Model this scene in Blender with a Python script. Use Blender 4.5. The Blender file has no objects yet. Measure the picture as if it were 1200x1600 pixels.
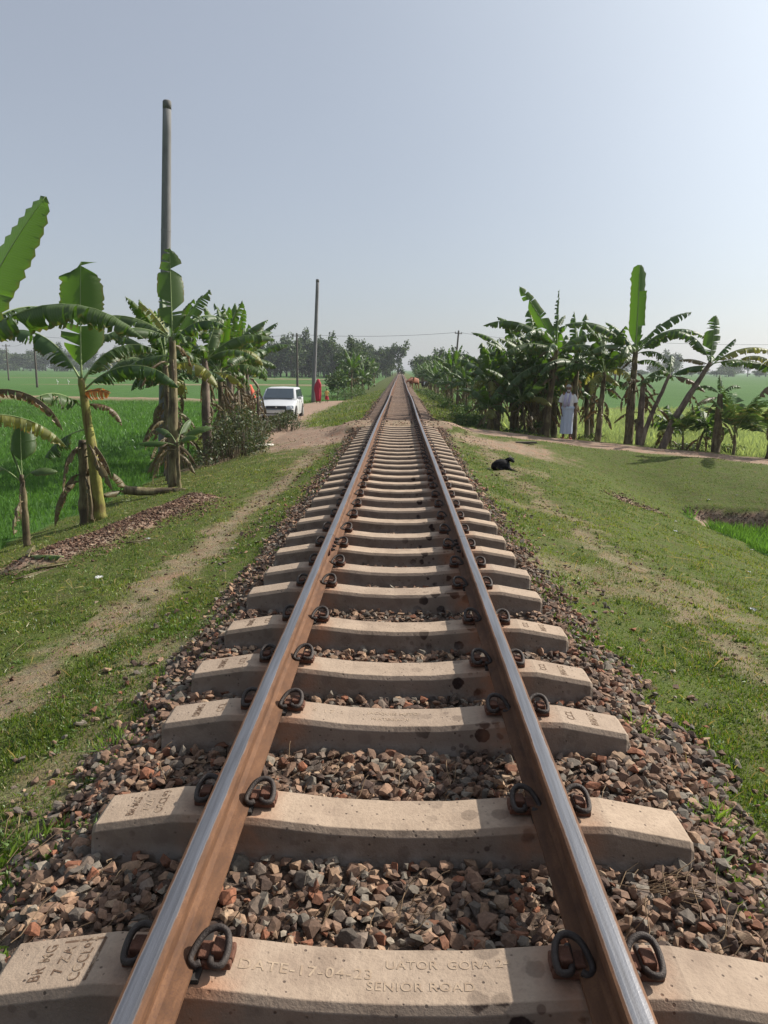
import bpy, bmesh, math, random
import numpy as np
from mathutils import Vector, Matrix
R = math.radians
random.seed(7)
S = bpy.context.scene
COL = S.collection

# ------------------------------------------------------------------ camera, sky, sun, exposure
cam_d = bpy.data.cameras.new('camera')
cam = bpy.data.objects.new('camera', cam_d); COL.objects.link(cam)
cam_d.sensor_fit = 'VERTICAL'; cam_d.sensor_height = 24.0; cam_d.lens = 24.0*1202/1600
cam_d.clip_start = 0.05; cam_d.clip_end = 6000
cam.location = (0.019, 0.0, 1.46)
cam.rotation_euler = (Matrix.Rotation(R(1.12), 3, 'Z') @ Matrix.Rotation(R(90-10.5), 3, 'X') @ Matrix.Rotation(R(0.45), 3, 'Z')).to_euler()
S.camera = cam

SUN_EL, SUN_AZ = 38.0, 65.0          # azimuth measured from +Y towards +X
w = bpy.data.worlds.new('World'); S.world = w; w.use_nodes = True
wn, wl = w.node_tree.nodes, w.node_tree.links
wn.clear()
sky = wn.new('ShaderNodeTexSky'); sky.sky_type = 'NISHITA'; sky.sun_disc = False
sky.sun_elevation = R(SUN_EL); sky.sun_rotation = R(SUN_AZ)
sky.air_density = 1.0; sky.dust_density = 1.2; sky.ozone_density = 1.5; sky.altitude = 0
hs = wn.new('ShaderNodeHueSaturation'); hs.inputs['Saturation'].default_value = 0.62
bg = wn.new('ShaderNodeBackground'); bg.inputs['Strength'].default_value = 0.075
wo = wn.new('ShaderNodeOutputWorld')
mxs = wn.new('ShaderNodeMix'); mxs.data_type = 'RGBA'; mxs.inputs[0].default_value = .45
mxs.inputs[7].default_value = (4.3, 4.7, 5.5, 1)      # the even veil of dust over the clear sky
wl.new(sky.outputs[0], hs.inputs['Color']); wl.new(hs.outputs[0], mxs.inputs[6]); 
wtc = wn.new('ShaderNodeTexCoord'); wdt = wn.new('ShaderNodeVectorMath'); wdt.operation = 'DOT_PRODUCT'
wdt.inputs[1].default_value = (math.sin(R(SUN_AZ))*math.cos(R(SUN_EL)), math.cos(R(SUN_AZ))*math.cos(R(SUN_EL)), math.sin(R(SUN_EL)))
wmx = wn.new('ShaderNodeMath'); wmx.operation = 'MAXIMUM'; wmx.inputs[1].default_value = 0
wpw = wn.new('ShaderNodeMath'); wpw.operation = 'POWER'; wpw.inputs[1].default_value = 4.5
wl.new(wtc.outputs['Generated'], wdt.inputs[0]); wl.new(wdt.outputs['Value'], wmx.inputs[0]); wl.new(wmx.outputs[0], wpw.inputs[0])
wad = wn.new('ShaderNodeMix'); wad.data_type = 'RGBA'; wad.blend_type = 'ADD'; wad.inputs[7].default_value = (8.8, 9.4, 9.2, 1)   # dust lit up round the sun
wnz = wn.new('ShaderNodeTexNoise'); wnz.inputs['Scale'].default_value = 2.2; wnz.inputs['Detail'].default_value = 5
wmr = wn.new('ShaderNodeMapRange'); wmr.inputs[3].default_value = .955; wmr.inputs[4].default_value = 1.045
wl.new(wtc.outputs['Generated'], wnz.inputs['Vector']); wl.new(wnz.outputs[0], wmr.inputs[0])
bgm = wn.new('ShaderNodeMath'); bgm.operation = 'MULTIPLY'; bgm.inputs[1].default_value = .075; wl.new(wmr.outputs[0], bgm.inputs[0]); wl.new(bgm.outputs[0], bg.inputs['Strength'])
wl.new(wpw.outputs[0], wad.inputs[0]); wl.new(mxs.outputs[2], wad.inputs[6]); wl.new(wad.outputs[2], bg.inputs[0]); wl.new(bg.outputs[0], wo.inputs[0])

sd = bpy.data.lights.new('sun', 'SUN'); sun = bpy.data.objects.new('sun', sd); COL.objects.link(sun)
sd.energy = 4.6; sd.angle = R(0.6); sd.color = (1.0, 0.93, 0.82)
sv = Vector((math.sin(R(SUN_AZ))*math.cos(R(SUN_EL)), math.cos(R(SUN_AZ))*math.cos(R(SUN_EL)), math.sin(R(SUN_EL))))
sun.rotation_euler = sv.to_track_quat('Z', 'Y').to_euler(); sun.location = (20, 10, 30)
S.view_settings.view_transform = 'Standard'; S.view_settings.look = 'None'
S.view_settings.exposure = 0.62; S.view_settings.gamma = 1.0
S.cycles.max_bounces = 6; S.cycles.volume_bounces = 0; S.cycles.transparent_max_bounces = 8
S.cycles.use_denoising = True
S.cycles.caustics_reflective = False; S.cycles.caustics_refractive = False

# ------------------------------------------------------------------ numeric noise
_rs = np.random.RandomState(11)
_T = _rs.rand(256, 256)
def vnoise(x, y):
    x = np.asarray(x, float); y = np.asarray(y, float)
    xi = np.floor(x).astype(int); yi = np.floor(y).astype(int)
    fx = x-xi; fy = y-yi; fx = fx*fx*(3-2*fx); fy = fy*fy*(3-2*fy)
    a = _T[xi & 255, yi & 255]; b = _T[(xi+1) & 255, yi & 255]
    c = _T[xi & 255, (yi+1) & 255]; d = _T[(xi+1) & 255, (yi+1) & 255]
    return (a*(1-fx)+b*fx)*(1-fy)+(c*(1-fx)+d*fx)*fy
def fbm(x, y, f=1.0, o=4):
    s = 0; a = 0.5; n = 0
    for k in range(o):
        s = s+a*vnoise(x*f+17.3*k, y*f+5.1*k); n += a; a *= 0.5; f *= 2.07
    return s/n
def sm(a, b, x):
    t = np.clip((np.asarray(x, float)-a)/(b-a), 0, 1); return t*t*(3-2*t)
def poly_dist(x, y, pts):
    best = np.full(np.shape(x), 1e9)
    for (x0, y0), (x1, y1) in zip(pts[:-1], pts[1:]):
        dx, dy = x1-x0, y1-y0
        t = np.clip(((x-x0)*dx+(y-y0)*dy)/(dx*dx+dy*dy), 0, 1)
        best = np.minimum(best, np.hypot(x-x0-t*dx, y-y0-t*dy))
    return best

# ------------------------------------------------------------------ the lie of the land
PATH_R = [(0.9, 22.1), (2.6, 22.5), (5.3, 22.75), (7.6, 21.9), (10, 20.7), (14, 18.8), (22, 15.5), (60, 2)]
ROAD_L = [(-0.9, 22.0), (-2.4, 22.6), (-3.9, 25.0), (-4.9, 29), (-5.5, 34), (-5.7, 41), (-5.4, 49), (-4.9, 56)]
CROSS0, CROSS1 = 20.5, 22.9
nearX = [-900,-7.5,-5.9,-5.2,-4.5,-3.6,-2.6,-1.8,-1.38,-1.05,1.05,1.40,1.8,2.6,3.6,4.8,6.2,7.5,12,900]
nearZ = [-1.2,-1.2,-1.17,-1.04,-.88,-.68,-.50,-.41,-.33,-.155,-.155,-.33,-.42,-.52,-.76,-1.12,-1.58,-1.74,-1.7,-1.5]
farX  = [-900,-8.2,-7.3,-6,-3.9,-2.6,-1.38,-1.05,1.05,1.38,2.4,3.6,5.2,900]
farZ  = [-1.2,-1.2,-.95,-.90,-.86,-.58,-.30,-.155,-.155,-.30,-.55,-.82,-1.15,-1.25]
veryX = [-900,-4.6,-3.5,-2.4,-1.38,-1.05,1.05,1.38,2.4,3.6,5.2,900]
veryZ = [-1.2,-1.2,-.85,-.55,-.30,-.155,-.155,-.30,-.55,-.82,-1.15,-1.25]
def height(x, y, rough=True):
    x = np.asarray(x, float); y = np.asarray(y, float)
    yc = np.where(x > 0, np.interp(x, [p[0] for p in PATH_R], [p[1] for p in PATH_R]), 23.0)
    a = sm(0, 1, (y-(yc-1.0))/2.0)
    z = np.interp(x, nearX, nearZ)*(1-a)+np.interp(x, farX, farZ)*a
    b = sm(52, 60, y)
    z = z*(1-b)+np.interp(x, veryX, veryZ)*b
    # path to the right and cart track to the left ride over the verge
    dr = poly_dist(x, y, PATH_R)
    zr = np.interp(x, [0.9, 2.4, 5.2, 9.5, 14, 60], [-.03, -.30, -.62, -.88, -1.0, -1.15])
    wr = (1-sm(1.2, np.where(y < yc, 5.5, 2.9), dr))*(x > 0.9)
    z = z*(1-wr)+zr*wr
    dl = poly_dist(x, y, ROAD_L)
    zl = np.interp(x, [-6, -4, -2.4, -.9], [-.88, -.80, -.42, -.03])
    wl_ = (1-sm(1.3, 2.6, dl))*(x < -0.9)*(y < 60)
    z = z*(1-wl_)+zl*wl_
    # dirt crossing over the rails
    c = sm(CROSS0-.1, CROSS0+.15, y)*(1-sm(CROSS1-.15, CROSS1+.1, y))*(1-sm(1.15, 2.1, np.abs(x)))
    z = z*(1-c)+(-.012)*c
    # low earth bunds between the fields
    for (y0, s) in ((61, .02), (118, -.03), (190, .02)):
        z = z+(.50 if y0 == 61 else .3)*np.exp(-((y-y0-s*x)/.8)**2)*sm(6.0, 8, np.abs(x))*(x < 0)
    z = z+.25*np.exp(-((x+34)/.5)**2)*(y > 20)*1.0
    for (y0, s) in ((52, -.05), (100, .04)):
        z = z+.22*np.exp(-((y-y0-s*x)/.55)**2)*sm(6.0, 8, x)
    # sunken wet corner on the right with a cut bank behind it
    k1 = sm(6.2, 6.75, x+np.maximum(0, 14-y)*-.05)*sm(9.5, 11, y)*(1-sm(16.25, 16.6, y+(x-7)*.12))
    z = z-.16*k1+.22*sm(16.3, 16.7, y+(x-7)*.12)*(1-sm(17.2, 19.5, y))*sm(5.2, 7, x)
    # dug hollow on the right slope
    z = z-.20*np.exp(-(((x-4.75)/.42)**2+((y-15.4)/.55)**2))
    # heaped red soil on the left
    t = np.clip(((x+4.1)*.95+(y-8.6)*3.1)/(.95**2+3.1**2), 0, 1)
    dm = np.hypot(x+4.1-.95*t, y-8.6-3.1*t)
    z = z+.15*np.exp(-(dm/.40)**2)*(.7+.6*fbm(x, y, 2.2, 3))
    if rough:
        g = sm(1.35, 1.9, np.abs(x))
        z = z+g*((fbm(x, y, .9)-.5)*.14+(fbm(x+9, y, 4.0, 3)-.5)*.05)*(1-.5*wr-.5*wl_)
        z = z+c*(fbm(x, y, 5.0, 3)-.5)*.03
    return z
def hz(x, y): return float(height(np.array([x]), np.array([y]))[0])

def masks(x, y):
    """dirt, grass, paddy, ballast weights"""
    n1 = fbm(x, y, 1.3); n2 = fbm(x+31, y+7, 5.5, 3); n3 = fbm(x-11, y+3, .5, 3)
    ax = np.abs(x)
    edge = np.where(x < 0, 1.31, np.interp(y, [0, 3, 6, 12, 26], [1.62, 1.46, 1.32, 1.22, 1.15]))
    bal = 1-sm(-.05, .07, ax-edge-(n2-.5)*.5)
    dirt = np.zeros(np.shape(x))
    # footpath on the left
    xl = np.interp(y, [0, 4, 9, 14, 19, 22], [-2.35, -2.22, -2.1, -1.95, -1.85, -1.8])
    d = np.abs(x-xl+(n1-.5)*.35)
    dirt = np.maximum(dirt, (1-sm(.02, .34, d+(n2-.5)*.45))*.66*(y < 21)*(x < 0))
    # trampled strip on the right
    xr = np.interp(y, [0, 4, 9, 14, 19, 21], [2.75, 2.42, 2.3, 2.12, 2.0, 2.0])
    d = np.abs(x-xr+(n1-.5)*.6)
    dirt = np.maximum(dirt, (1-sm(-.05, .36, d+(n2-.5)*.75))*.55*(y < 21)*(x > 0))
    xq = np.interp(y, [0, 4, 6, 8], [3.3, 2.95, 2.9, 3.1])
    dirt = np.maximum(dirt, (1-sm(.0, .4, np.abs(x-xq)+(n2-.5)*.8+.1))*.5*(y < 8)*(x > 0))
    # path, cart track, crossing
    dr = poly_dist(x, y, PATH_R)
    dirt = np.maximum(dirt, (1-sm(.85, 1.25, dr+(n2-.5)*.9))*(x > .8))
    dl = poly_dist(x, y, ROAD_L)
    dirt = np.maximum(dirt, (1-sm(1.0, 1.7, dl+(n2-.5)*1.2))*(x < -.8)*(y < 60))
    dirt = np.maximum(dirt, (1-sm(.5, 1.5, np.hypot((x+2.2)/1.6, (y-20.4)/1.4)+(n2-.5)*.8)))
    dirt = np.maximum(dirt, (1-sm(.4, 1.2, np.hypot((x-2.6)/1.8, (y-19.4)/1.1)+(n2-.5)*1.0))*.85)
    cr = (y > CROSS0)*(y < CROSS1)*(ax < 1.45)
    dirt = np.where(cr, .75+.3*n2, dirt); bal = np.where(cr, .25-.3*n2, bal); bal = np.clip(bal, 0, 1); dirt = np.clip(dirt, 0, 1)
    # hollow, soil heap
    dirt = np.maximum(dirt, 1-sm(.35, .6, np.hypot((x-4.75)/1.0, (y-15.4)/1.2)+(n2-.5)*.3))
    t = np.clip(((x+4.1)*.95+(y-8.6)*3.1)/(.95**2+3.1**2), 0, 1)
    dm = np.hypot(x+4.1-.95*t, y-8.6-3.1*t)
    dirt = np.maximum(dirt, 1-sm(.32, .5, dm+(n2-.5)*.35))
    # bare ground under the plants
    dirt = np.maximum(dirt, (1-sm(.25, .9, np.hypot((x+4.9)/.9, np.maximum(0, np.abs(y-25)-6))+(n2-.5)*.6))*.8)
    dirt = np.maximum(dirt, (1-sm(.2, .9, poly_dist(x, y, [(2.6, 25.6), (5.5, 25.2), (8.5, 24), (12, 22)])+(n2-.5)*.8))*.75)
    dirt = np.maximum(dirt, .4*(1-sm(.30, .37, n3))*(ax < 3)*(y < 60))
    # paddy
    el = np.interp(y, [0, 22, 28, 52, 58, 70], [-5.75, -5.75, -7.7, -7.7, -4.5, -4.6])+(n1-.5)*.7
    pad = (x < el)*1.0
    yc = np.interp(x, [p[0] for p in PATH_R], [p[1] for p in PATH_R])
    pad = np.maximum(pad, ((x > 4.6+(n1-.5)) & (y > yc+2.6+(n1-.5)*.8))*1.0)
    pad = np.maximum(pad, ((x > 6.2+(n1-.5)*.8+np.maximum(0, 14-y)*.05) & (y > 10) & (y < 16.4+(n1-.5)*.6))*1.0)
    pad = np.maximum(pad, ((ax > 40))*1.0)
    dirt = dirt*(1-bal); dirt = dirt*(1-pad)
    # dry ridges of the bunds
    for (y0, s) in ((61, .02), (118, -.03), (190, .02)):
        q = np.exp(-((y-y0-s*x)/1.1)**2)*(x < -6); dirt = np.maximum(dirt, np.minimum(1, q*1.3)); pad = pad*(1-(q > .3))
    for (y0, s) in ((52, -.05), (100, .04)):
        q = np.exp(-((y-y0-s*x)/.6)**2)*(x > 6); dirt = np.maximum(dirt, q*.6); pad = pad*(1-(q > .4))
    k1 = sm(6.2, 6.75, x+np.maximum(0, 14-y)*-.05)*sm(9.5, 11, y)*(1-sm(16.25, 16.6, y+(x-7)*.12))
    bank = ((k1 > .06) & (k1 < .93) & (y > 15.6))*1.0; dirt = np.maximum(dirt, bank*.95); pad = pad*(1-bank)
    gr = np.clip(1-dirt-pad-bal, 0, 1)
    return dirt, gr, pad, bal

# ------------------------------------------------------------------ materials
def mat(name):
    m = bpy.data.materials.new(name); m.use_nodes = True
    nt = m.node_tree; nt.nodes.clear()
    out = nt.nodes.new('ShaderNodeOutputMaterial')
    return m, nt, out
def N(nt, t, **kw):
    n = nt.nodes.new(t)
    for k, v in kw.items():
        if k in n.inputs: n.inputs[k].default_value = v
        else: setattr(n, k, v)
    return n
def c4(c): return (c[0], c[1], c[2], 1)
def ramp(nt, src, stops):
    r = nt.nodes.new('ShaderNodeValToRGB'); e = r.color_ramp.elements
    while len(e) < len(stops): e.new(0.5)
    for q, (p, c) in zip(e, stops): q.position = p; q.color = c4(c) if hasattr(c, '__len__') else (c, c, c, 1)
    nt.links.new(src, r.inputs[0]); return r.outputs[0]
def mixc(nt, f, a, b, bt='MIX'):
    m = nt.nodes.new('ShaderNodeMix'); m.data_type = 'RGBA'; m.blend_type = bt
    for s, v in ((0, f), (6, a), (7, b)):
        if isinstance(v, (int, float)): m.inputs[s].default_value = v
        elif isinstance(v, tuple): m.inputs[s].default_value = c4(v)
        else: nt.links.new(v, m.inputs[s])
    return m.outputs[2]
def noise(nt, scale, detail=4, rough=.55, vec=None, dist=0):
    n = nt.nodes.new('ShaderNodeTexNoise'); n.inputs['Scale'].default_value = scale
    n.inputs['Detail'].default_value = detail; n.inputs['Roughness'].default_value = rough
    n.inputs['Distortion'].default_value = dist
    if vec is not None: nt.links.new(vec, n.inputs['Vector'])
    return n.outputs[0]
def objco(nt, scale=(1, 1, 1), rnd=True, kind='Object'):
    tc = nt.nodes.new('ShaderNodeTexCoord'); mp = nt.nodes.new('ShaderNodeMapping')
    mp.inputs['Scale'].default_value = scale
    nt.links.new(tc.outputs[kind], mp.inputs[0])
    if rnd:
        oi = nt.nodes.new('ShaderNodeObjectInfo'); ml = nt.nodes.new('ShaderNodeMath'); ml.operation = 'MULTIPLY'
        ml.inputs[1].default_value = 37.0; nt.links.new(oi.outputs['Random'], ml.inputs[0])
        va = nt.nodes.new('ShaderNodeVectorMath'); va.operation = 'ADD'
        nt.links.new(mp.outputs[0], va.inputs[0]); nt.links.new(ml.outputs[0], va.inputs[1]); return va.outputs[0]
    return mp.outputs[0]
def bump(nt, h, strength=.4, dist=.01):
    b = nt.nodes.new('ShaderNodeBump'); b.inputs['Strength'].default_value = strength; b.inputs['Distance'].default_value = dist
    nt.links.new(h, b.inputs['Height']); return b.outputs[0]
def principled(nt, out, color, rough=.8, metal=0, normal=None, spec=.5):
    p = nt.nodes.new('ShaderNodeBsdfPrincipled')
    for k, v in (('Base Color', color), ('Roughness', rough), ('Metallic', metal)):
        if isinstance(v, (int, float)): p.inputs[k].default_value = v
        elif isinstance(v, tuple): p.inputs[k].default_value = c4(v)
        else: nt.links.new(v, p.inputs[k])
    p.inputs['Specular IOR Level'].default_value = spec
    if normal is not None: nt.links.new(normal, p.inputs['Normal'])
    nt.links.new(p.outputs[0], out.inputs[0]); return p
def simple(name, c, rough=.8, metal=0, var=.25, scale=8, spec=.4, bs=.15):
    m, nt, out = mat(name); v = objco(nt)
    n = noise(nt, scale, 5, .6, v)
    col = mixc(nt, n, tuple(x*(1-var) for x in c), tuple(min(1, x*(1+var)) for x in c))
    principled(nt, out, col, rough, metal, bump(nt, noise(nt, scale*5, 4, .6, v), bs, .01), spec); return m
def attr(nt, name='Col'):
    a = nt.nodes.new('ShaderNodeAttribute'); a.attribute_name = name
    s = nt.nodes.new('ShaderNodeSeparateColor'); nt.links.new(a.outputs['Color'], s.inputs[0])
    return a, s
def math_(nt, op, a, b=None, clamp=False):
    m = nt.nodes.new('ShaderNodeMath'); m.operation = op; m.use_clamp = clamp
    for i, v in enumerate((a, b)):
        if v is None: continue
        if isinstance(v, (int, float)): m.inputs[i].default_value = v
        else: nt.links.new(v, m.inputs[i])
    return m.outputs[0]

def ground_material():
    m, nt, out = mat('earth and turf')
    a, s = attr(nt)
    v = objco(nt, rnd=False)
    fine = noise(nt, 55, 5, .65, v); mid = noise(nt, 6, 5, .6, v); big = noise(nt, .7, 4, .5, v)
    soil = ramp(nt, fine, [(0, (.12, .088, .065)), (.5, (.265, .20, .15)), (1, (.41, .32, .25))])
    red = ramp(nt, fine, [(0, (.14, .065, .04)), (.5, (.30, .15, .10)), (1, (.42, .24, .17))])
    soil = mixc(nt, ramp(nt, mid, [(.42, 0), (.66, .55)]), soil, red)
    grass = ramp(nt, fine, [(.2, (.024, .034, .008)), (.5, (.068, .095, .018)), (.85, (.155, .170, .045))])
    grass = mixc(nt, ramp(nt, mid, [(.45, 0), (.7, .7)]), grass, (.10, .085, .042))
    padf = ramp(nt, big, [(.3, (.045, .105, .02)), (.7, (.070, .145, .03))])
    far = noise(nt, .02, 3, .5, v)
    padf = mixc(nt, ramp(nt, far, [(.35, 0), (.65, .8)]), padf, (.075, .155, .035))
    padf = mixc(nt, ramp(nt, noise(nt, 22, 3, .6, v), [(.3, .6), (.7, 0)]), padf, (.02, .06, .012))
    gravel = ramp(nt, noise(nt, 30, 4, .7, v), [(.3, (.03, .022, .017)), (.5, (.11, .08, .062)), (.75, (.26, .19, .15))])
    col = mixc(nt, s.outputs[0], grass, soil)
    col = mixc(nt, s.outputs[2], col, padf)
    col = mixc(nt, a.outputs['Alpha'], col, gravel)
    bh = math_(nt, 'ADD', noise(nt, 38, 5, .7, v), math_(nt, 'MULTIPLY', mid, 1.5))
    principled(nt, out, col, .95, 0, bump(nt, bh, .75, .03), .15)
    return m
M = {}
M['ground'] = ground_material()

def concrete_sleeper(name='cast sleeper concrete', age=1.0):
    m, nt, out = mat(name)
    v = objco(nt); v0 = objco(nt, rnd=False)
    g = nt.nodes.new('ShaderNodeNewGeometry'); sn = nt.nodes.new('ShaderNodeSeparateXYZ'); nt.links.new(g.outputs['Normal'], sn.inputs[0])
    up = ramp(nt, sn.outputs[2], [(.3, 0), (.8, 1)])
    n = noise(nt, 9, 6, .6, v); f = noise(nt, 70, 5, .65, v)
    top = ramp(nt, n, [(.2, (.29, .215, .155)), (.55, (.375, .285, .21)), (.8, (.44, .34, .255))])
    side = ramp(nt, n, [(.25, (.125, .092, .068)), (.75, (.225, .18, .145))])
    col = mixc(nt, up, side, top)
    col = mixc(nt, ramp(nt, f, [(.3, .45), (.5, 0)]), col, (.20, .15, .11))
    oi = nt.nodes.new('ShaderNodeObjectInfo')
    col = mixc(nt, math_(nt, 'MULTIPLY', oi.outputs['Random'], .5), col, (.24, .19, .155))
    # air-bubble pits
    vo = nt.nodes.new('ShaderNodeTexVoronoi'); vo.inputs['Scale'].default_value = 34; nt.links.new(v, vo.inputs['Vector'])
    pit = ramp(nt, vo.outputs['Distance'], [(.10, 1), (.17, 0)])
    pit = math_(nt, 'MULTIPLY', pit, ramp(nt, noise(nt, 11, 2, .5, v), [(.44, 0), (.55, 1)]))
    col = mixc(nt, math_(nt, 'MULTIPLY', pit, .85), col, (.05, .035, .03))
    # oil drips beside the right-hand rail and soot spots
    sx = nt.nodes.new('ShaderNodeSeparateXYZ'); nt.links.new(v0, sx.inputs[0])
    win = ramp(nt, sx.outputs[0], [(0.02, 0), (.22, .85), (.42, 1), (.62, 0)])
    vo2 = nt.nodes.new('ShaderNodeTexVoronoi'); vo2.inputs['Scale'].default_value = 9.5; nt.links.new(v, vo2.inputs['Vector'])
    blob = ramp(nt, math_(nt, 'ADD', vo2.outputs['Distance'], math_(nt, 'MULTIPLY', noise(nt, 30, 3, .6, v), .25)), [(.40, 1), (.45, 0)])
    sel = ramp(nt, noise(nt, 5, 2, .5, v), [(.33, 0), (.38, 1)])
    oil = math_(nt, 'MULTIPLY', math_(nt, 'MULTIPLY', blob, sel), math_(nt, 'ADD', math_(nt, 'MULTIPLY', win, .95), .16))
    oil = math_(nt, 'MULTIPLY', oil, ramp(nt, sn.outputs[2], [(.5, 1), (.9, .35)]))
    col = mixc(nt, oil, col, (.025, .014, .012))
    vo3 = nt.nodes.new('ShaderNodeTexVoronoi'); vo3.inputs['Scale'].default_value = 21; nt.links.new(v, vo3.inputs['Vector'])
    sp = math_(nt, 'MULTIPLY', ramp(nt, vo3.outputs['Distance'], [(.20, 1), (.27, 0)]), ramp(nt, noise(nt, 7, 2, .5, v), [(.50, 0), (.56, 1)]))
    sp = math_(nt, 'MULTIPLY', sp, math_(nt, 'ADD', math_(nt, 'MULTIPLY', win, .55), .3)); sp = math_(nt, 'MULTIPLY', sp, ramp(nt, sn.outputs[2], [(.5, 1), (.9, .2)]))
    col = mixc(nt, sp, col, (.05, .03, .025))
    # rust wash next to the fastenings
    ax = math_(nt, 'ABSOLUTE', sx.outputs[0])
    rw = ramp(nt, math_(nt, 'ABSOLUTE', math_(nt, 'SUBTRACT', ax, .53)), [(.08, 1), (.19, 0)])
    rw = math_(nt, 'MULTIPLY', rw, ramp(nt, noise(nt, 8, 4, .6, v), [(.35, .1), (.65, .75)]))
    col = mixc(nt, rw, col, (.33, .15, .08))
    # pale dust splashes low on the sides
    low = nt.nodes.new('ShaderNodeMapRange'); low.inputs[1].default_value = -.085; low.inputs[2].default_value = -.145; nt.links.new(sx.outputs[2], low.inputs[0])
    spl = math_(nt, 'MULTIPLY', low.outputs[0], ramp(nt, noise(nt, 14, 5, .65, v), [(.42, 0), (.60, .55)]))
    col = mixc(nt, spl, col, (.36, .33, .30))
    blot = ramp(nt, noise(nt, 3.2, 5, .7, v), [(.50, 0), (.70, .5)])
    col = mixc(nt, blot, col, (.17, .12, .09))
    if age != 1.0: col = mixc(nt, 1.0, col, (.84*age, .77*age, .76*age), 'MULTIPLY')
    principled(nt, out, col, .9, 0, bump(nt, math_(nt, 'SUBTRACT', f, pit), .45, .008), .25)
    return m
M['concrete'] = concrete_sleeper(); M['old'] = concrete_sleeper('older grimy sleeper concrete', 1.02)

def rail_material():
    m, nt, out = mat('rusty rail with polished running band')
    a, s = attr(nt)
    v = objco(nt, (1, .25, 1), rnd=False); v2 = objco(nt, rnd=False)
    n = noise(nt, 25, 6, .7, v); f = noise(nt, 160, 4, .6, v2); bg_ = noise(nt, 3, 4, .6, v2)
    rust = ramp(nt, n, [(.25, (.040, .019, .010)), (.5, (.105, .048, .022)), (.78, (.20, .098, .048))])
    rust = mixc(nt, ramp(nt, f, [(.35, .5), (.5, 0)]), rust, (.07, .03, .02))
    rust = mixc(nt, ramp(nt, bg_, [(.4, 0), (.7, .5)]), rust, (.15, .072, .035))
    steel = ramp(nt, noise(nt, 12, 5, .6, objco(nt, (6, .15, 1), rnd=False)), [(.3, (.20, .19, .19)), (.7, (.37, .36, .37))])
    p = math_(nt, 'ADD', s.outputs[0], math_(nt, 'MULTIPLY', math_(nt, 'SUBTRACT', n, .5), .5))
    p = ramp(nt, p, [(.42, 0), (.62, 1)])
    col = mixc(nt, p, rust, steel)
    rgh = ramp(nt, p, [(0, .8), (1, .40)])
    principled(nt, out, col, rgh, p, bump(nt, f, .25, .002), .35)
    return m
M['rail'] = rail_material()
M['clip'] = simple('dark spring steel', (.052, .042, .038), .62, .4, .5, 40, bs=.4)
M['shoulder'] = simple('rusty cast iron', (.12, .052, .032), .8, .2, .5, 30, bs=.4)
M['pad'] = simple('black rail pad', (.03, .025, .022), .8)
def stamp_mat(name, a_, b_, t):
    m, nt, out = mat(name); v = objco(nt, rnd=False)
    principled(nt, out, mixc(nt, ramp(nt, noise(nt, 34, 4, .7, v), [(t-.06, 0), (t+.06, 1)]), a_, b_), .95, 0, None, .2); return m
M['stamp'] = stamp_mat('dirt filled stamping', (.33, .25, .18), (.12, .075, .05), .44)
M['stamp_faint'] = stamp_mat('faint worn stamping', (.365, .28, .205), (.29, .215, .155), .50)

def stone_mat():
    m, nt, out = mat('crushed ballast stone')
    a, s = attr(nt); v = objco(nt, rnd=False)
    f = noise(nt, 90, 5, .65, v)
    col = mixc(nt, .75, a.outputs['Color'], ramp(nt, f, [(.25, (.35, .35, .35)), (.75, (1.25, 1.2, 1.15))]), 'MULTIPLY')
    principled(nt, out, col, .88, 0, bump(nt, f, .4, .006), .3); return m
M['stone'] = stone_mat()

def leafy(name, trans=.4, rough=.5, gloss=.08, mul=1.0):
    """blades coloured by their own attribute, light passes through them"""
    m, nt, out = mat(name)
    a, s = attr(nt)
    d = N(nt, 'ShaderNodeBsdfDiffuse'); t = N(nt, 'ShaderNodeBsdfTranslucent')
    nt.links.new(a.outputs['Color'], d.inputs[0])
    tc = mixc(nt, 1.0, a.outputs['Color'], (1.5, 1.45, .7), 'MULTIPLY'); nt.links.new(tc, t.inputs[0])
    mx = N(nt, 'ShaderNodeMixShader'); mx.inputs[0].default_value = trans
    nt.links.new(d.outputs[0], mx.inputs[1]); nt.links.new(t.outputs[0], mx.inputs[2])
    g = N(nt, 'ShaderNodeBsdfGlossy'); g.inputs['Roughness'].default_value = rough; g.inputs[0].default_value = (.8, .85, .8, 1)
    m2 = N(nt, 'ShaderNodeMixShader'); m2.inputs[0].default_value = gloss
    nt.links.new(mx.outputs[0], m2.inputs[1]); nt.links.new(g.outputs[0], m2.inputs[2]); nt.links.new(m2.outputs[0], out.inputs[0])
    return m
M['grass'] = leafy('short turf blades', .35, .5, .05)
M['paddy'] = leafy('young rice blades', .45, .45, .06)
M['foliage'] = leafy('tree foliage', .25, .5, .04)

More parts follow.
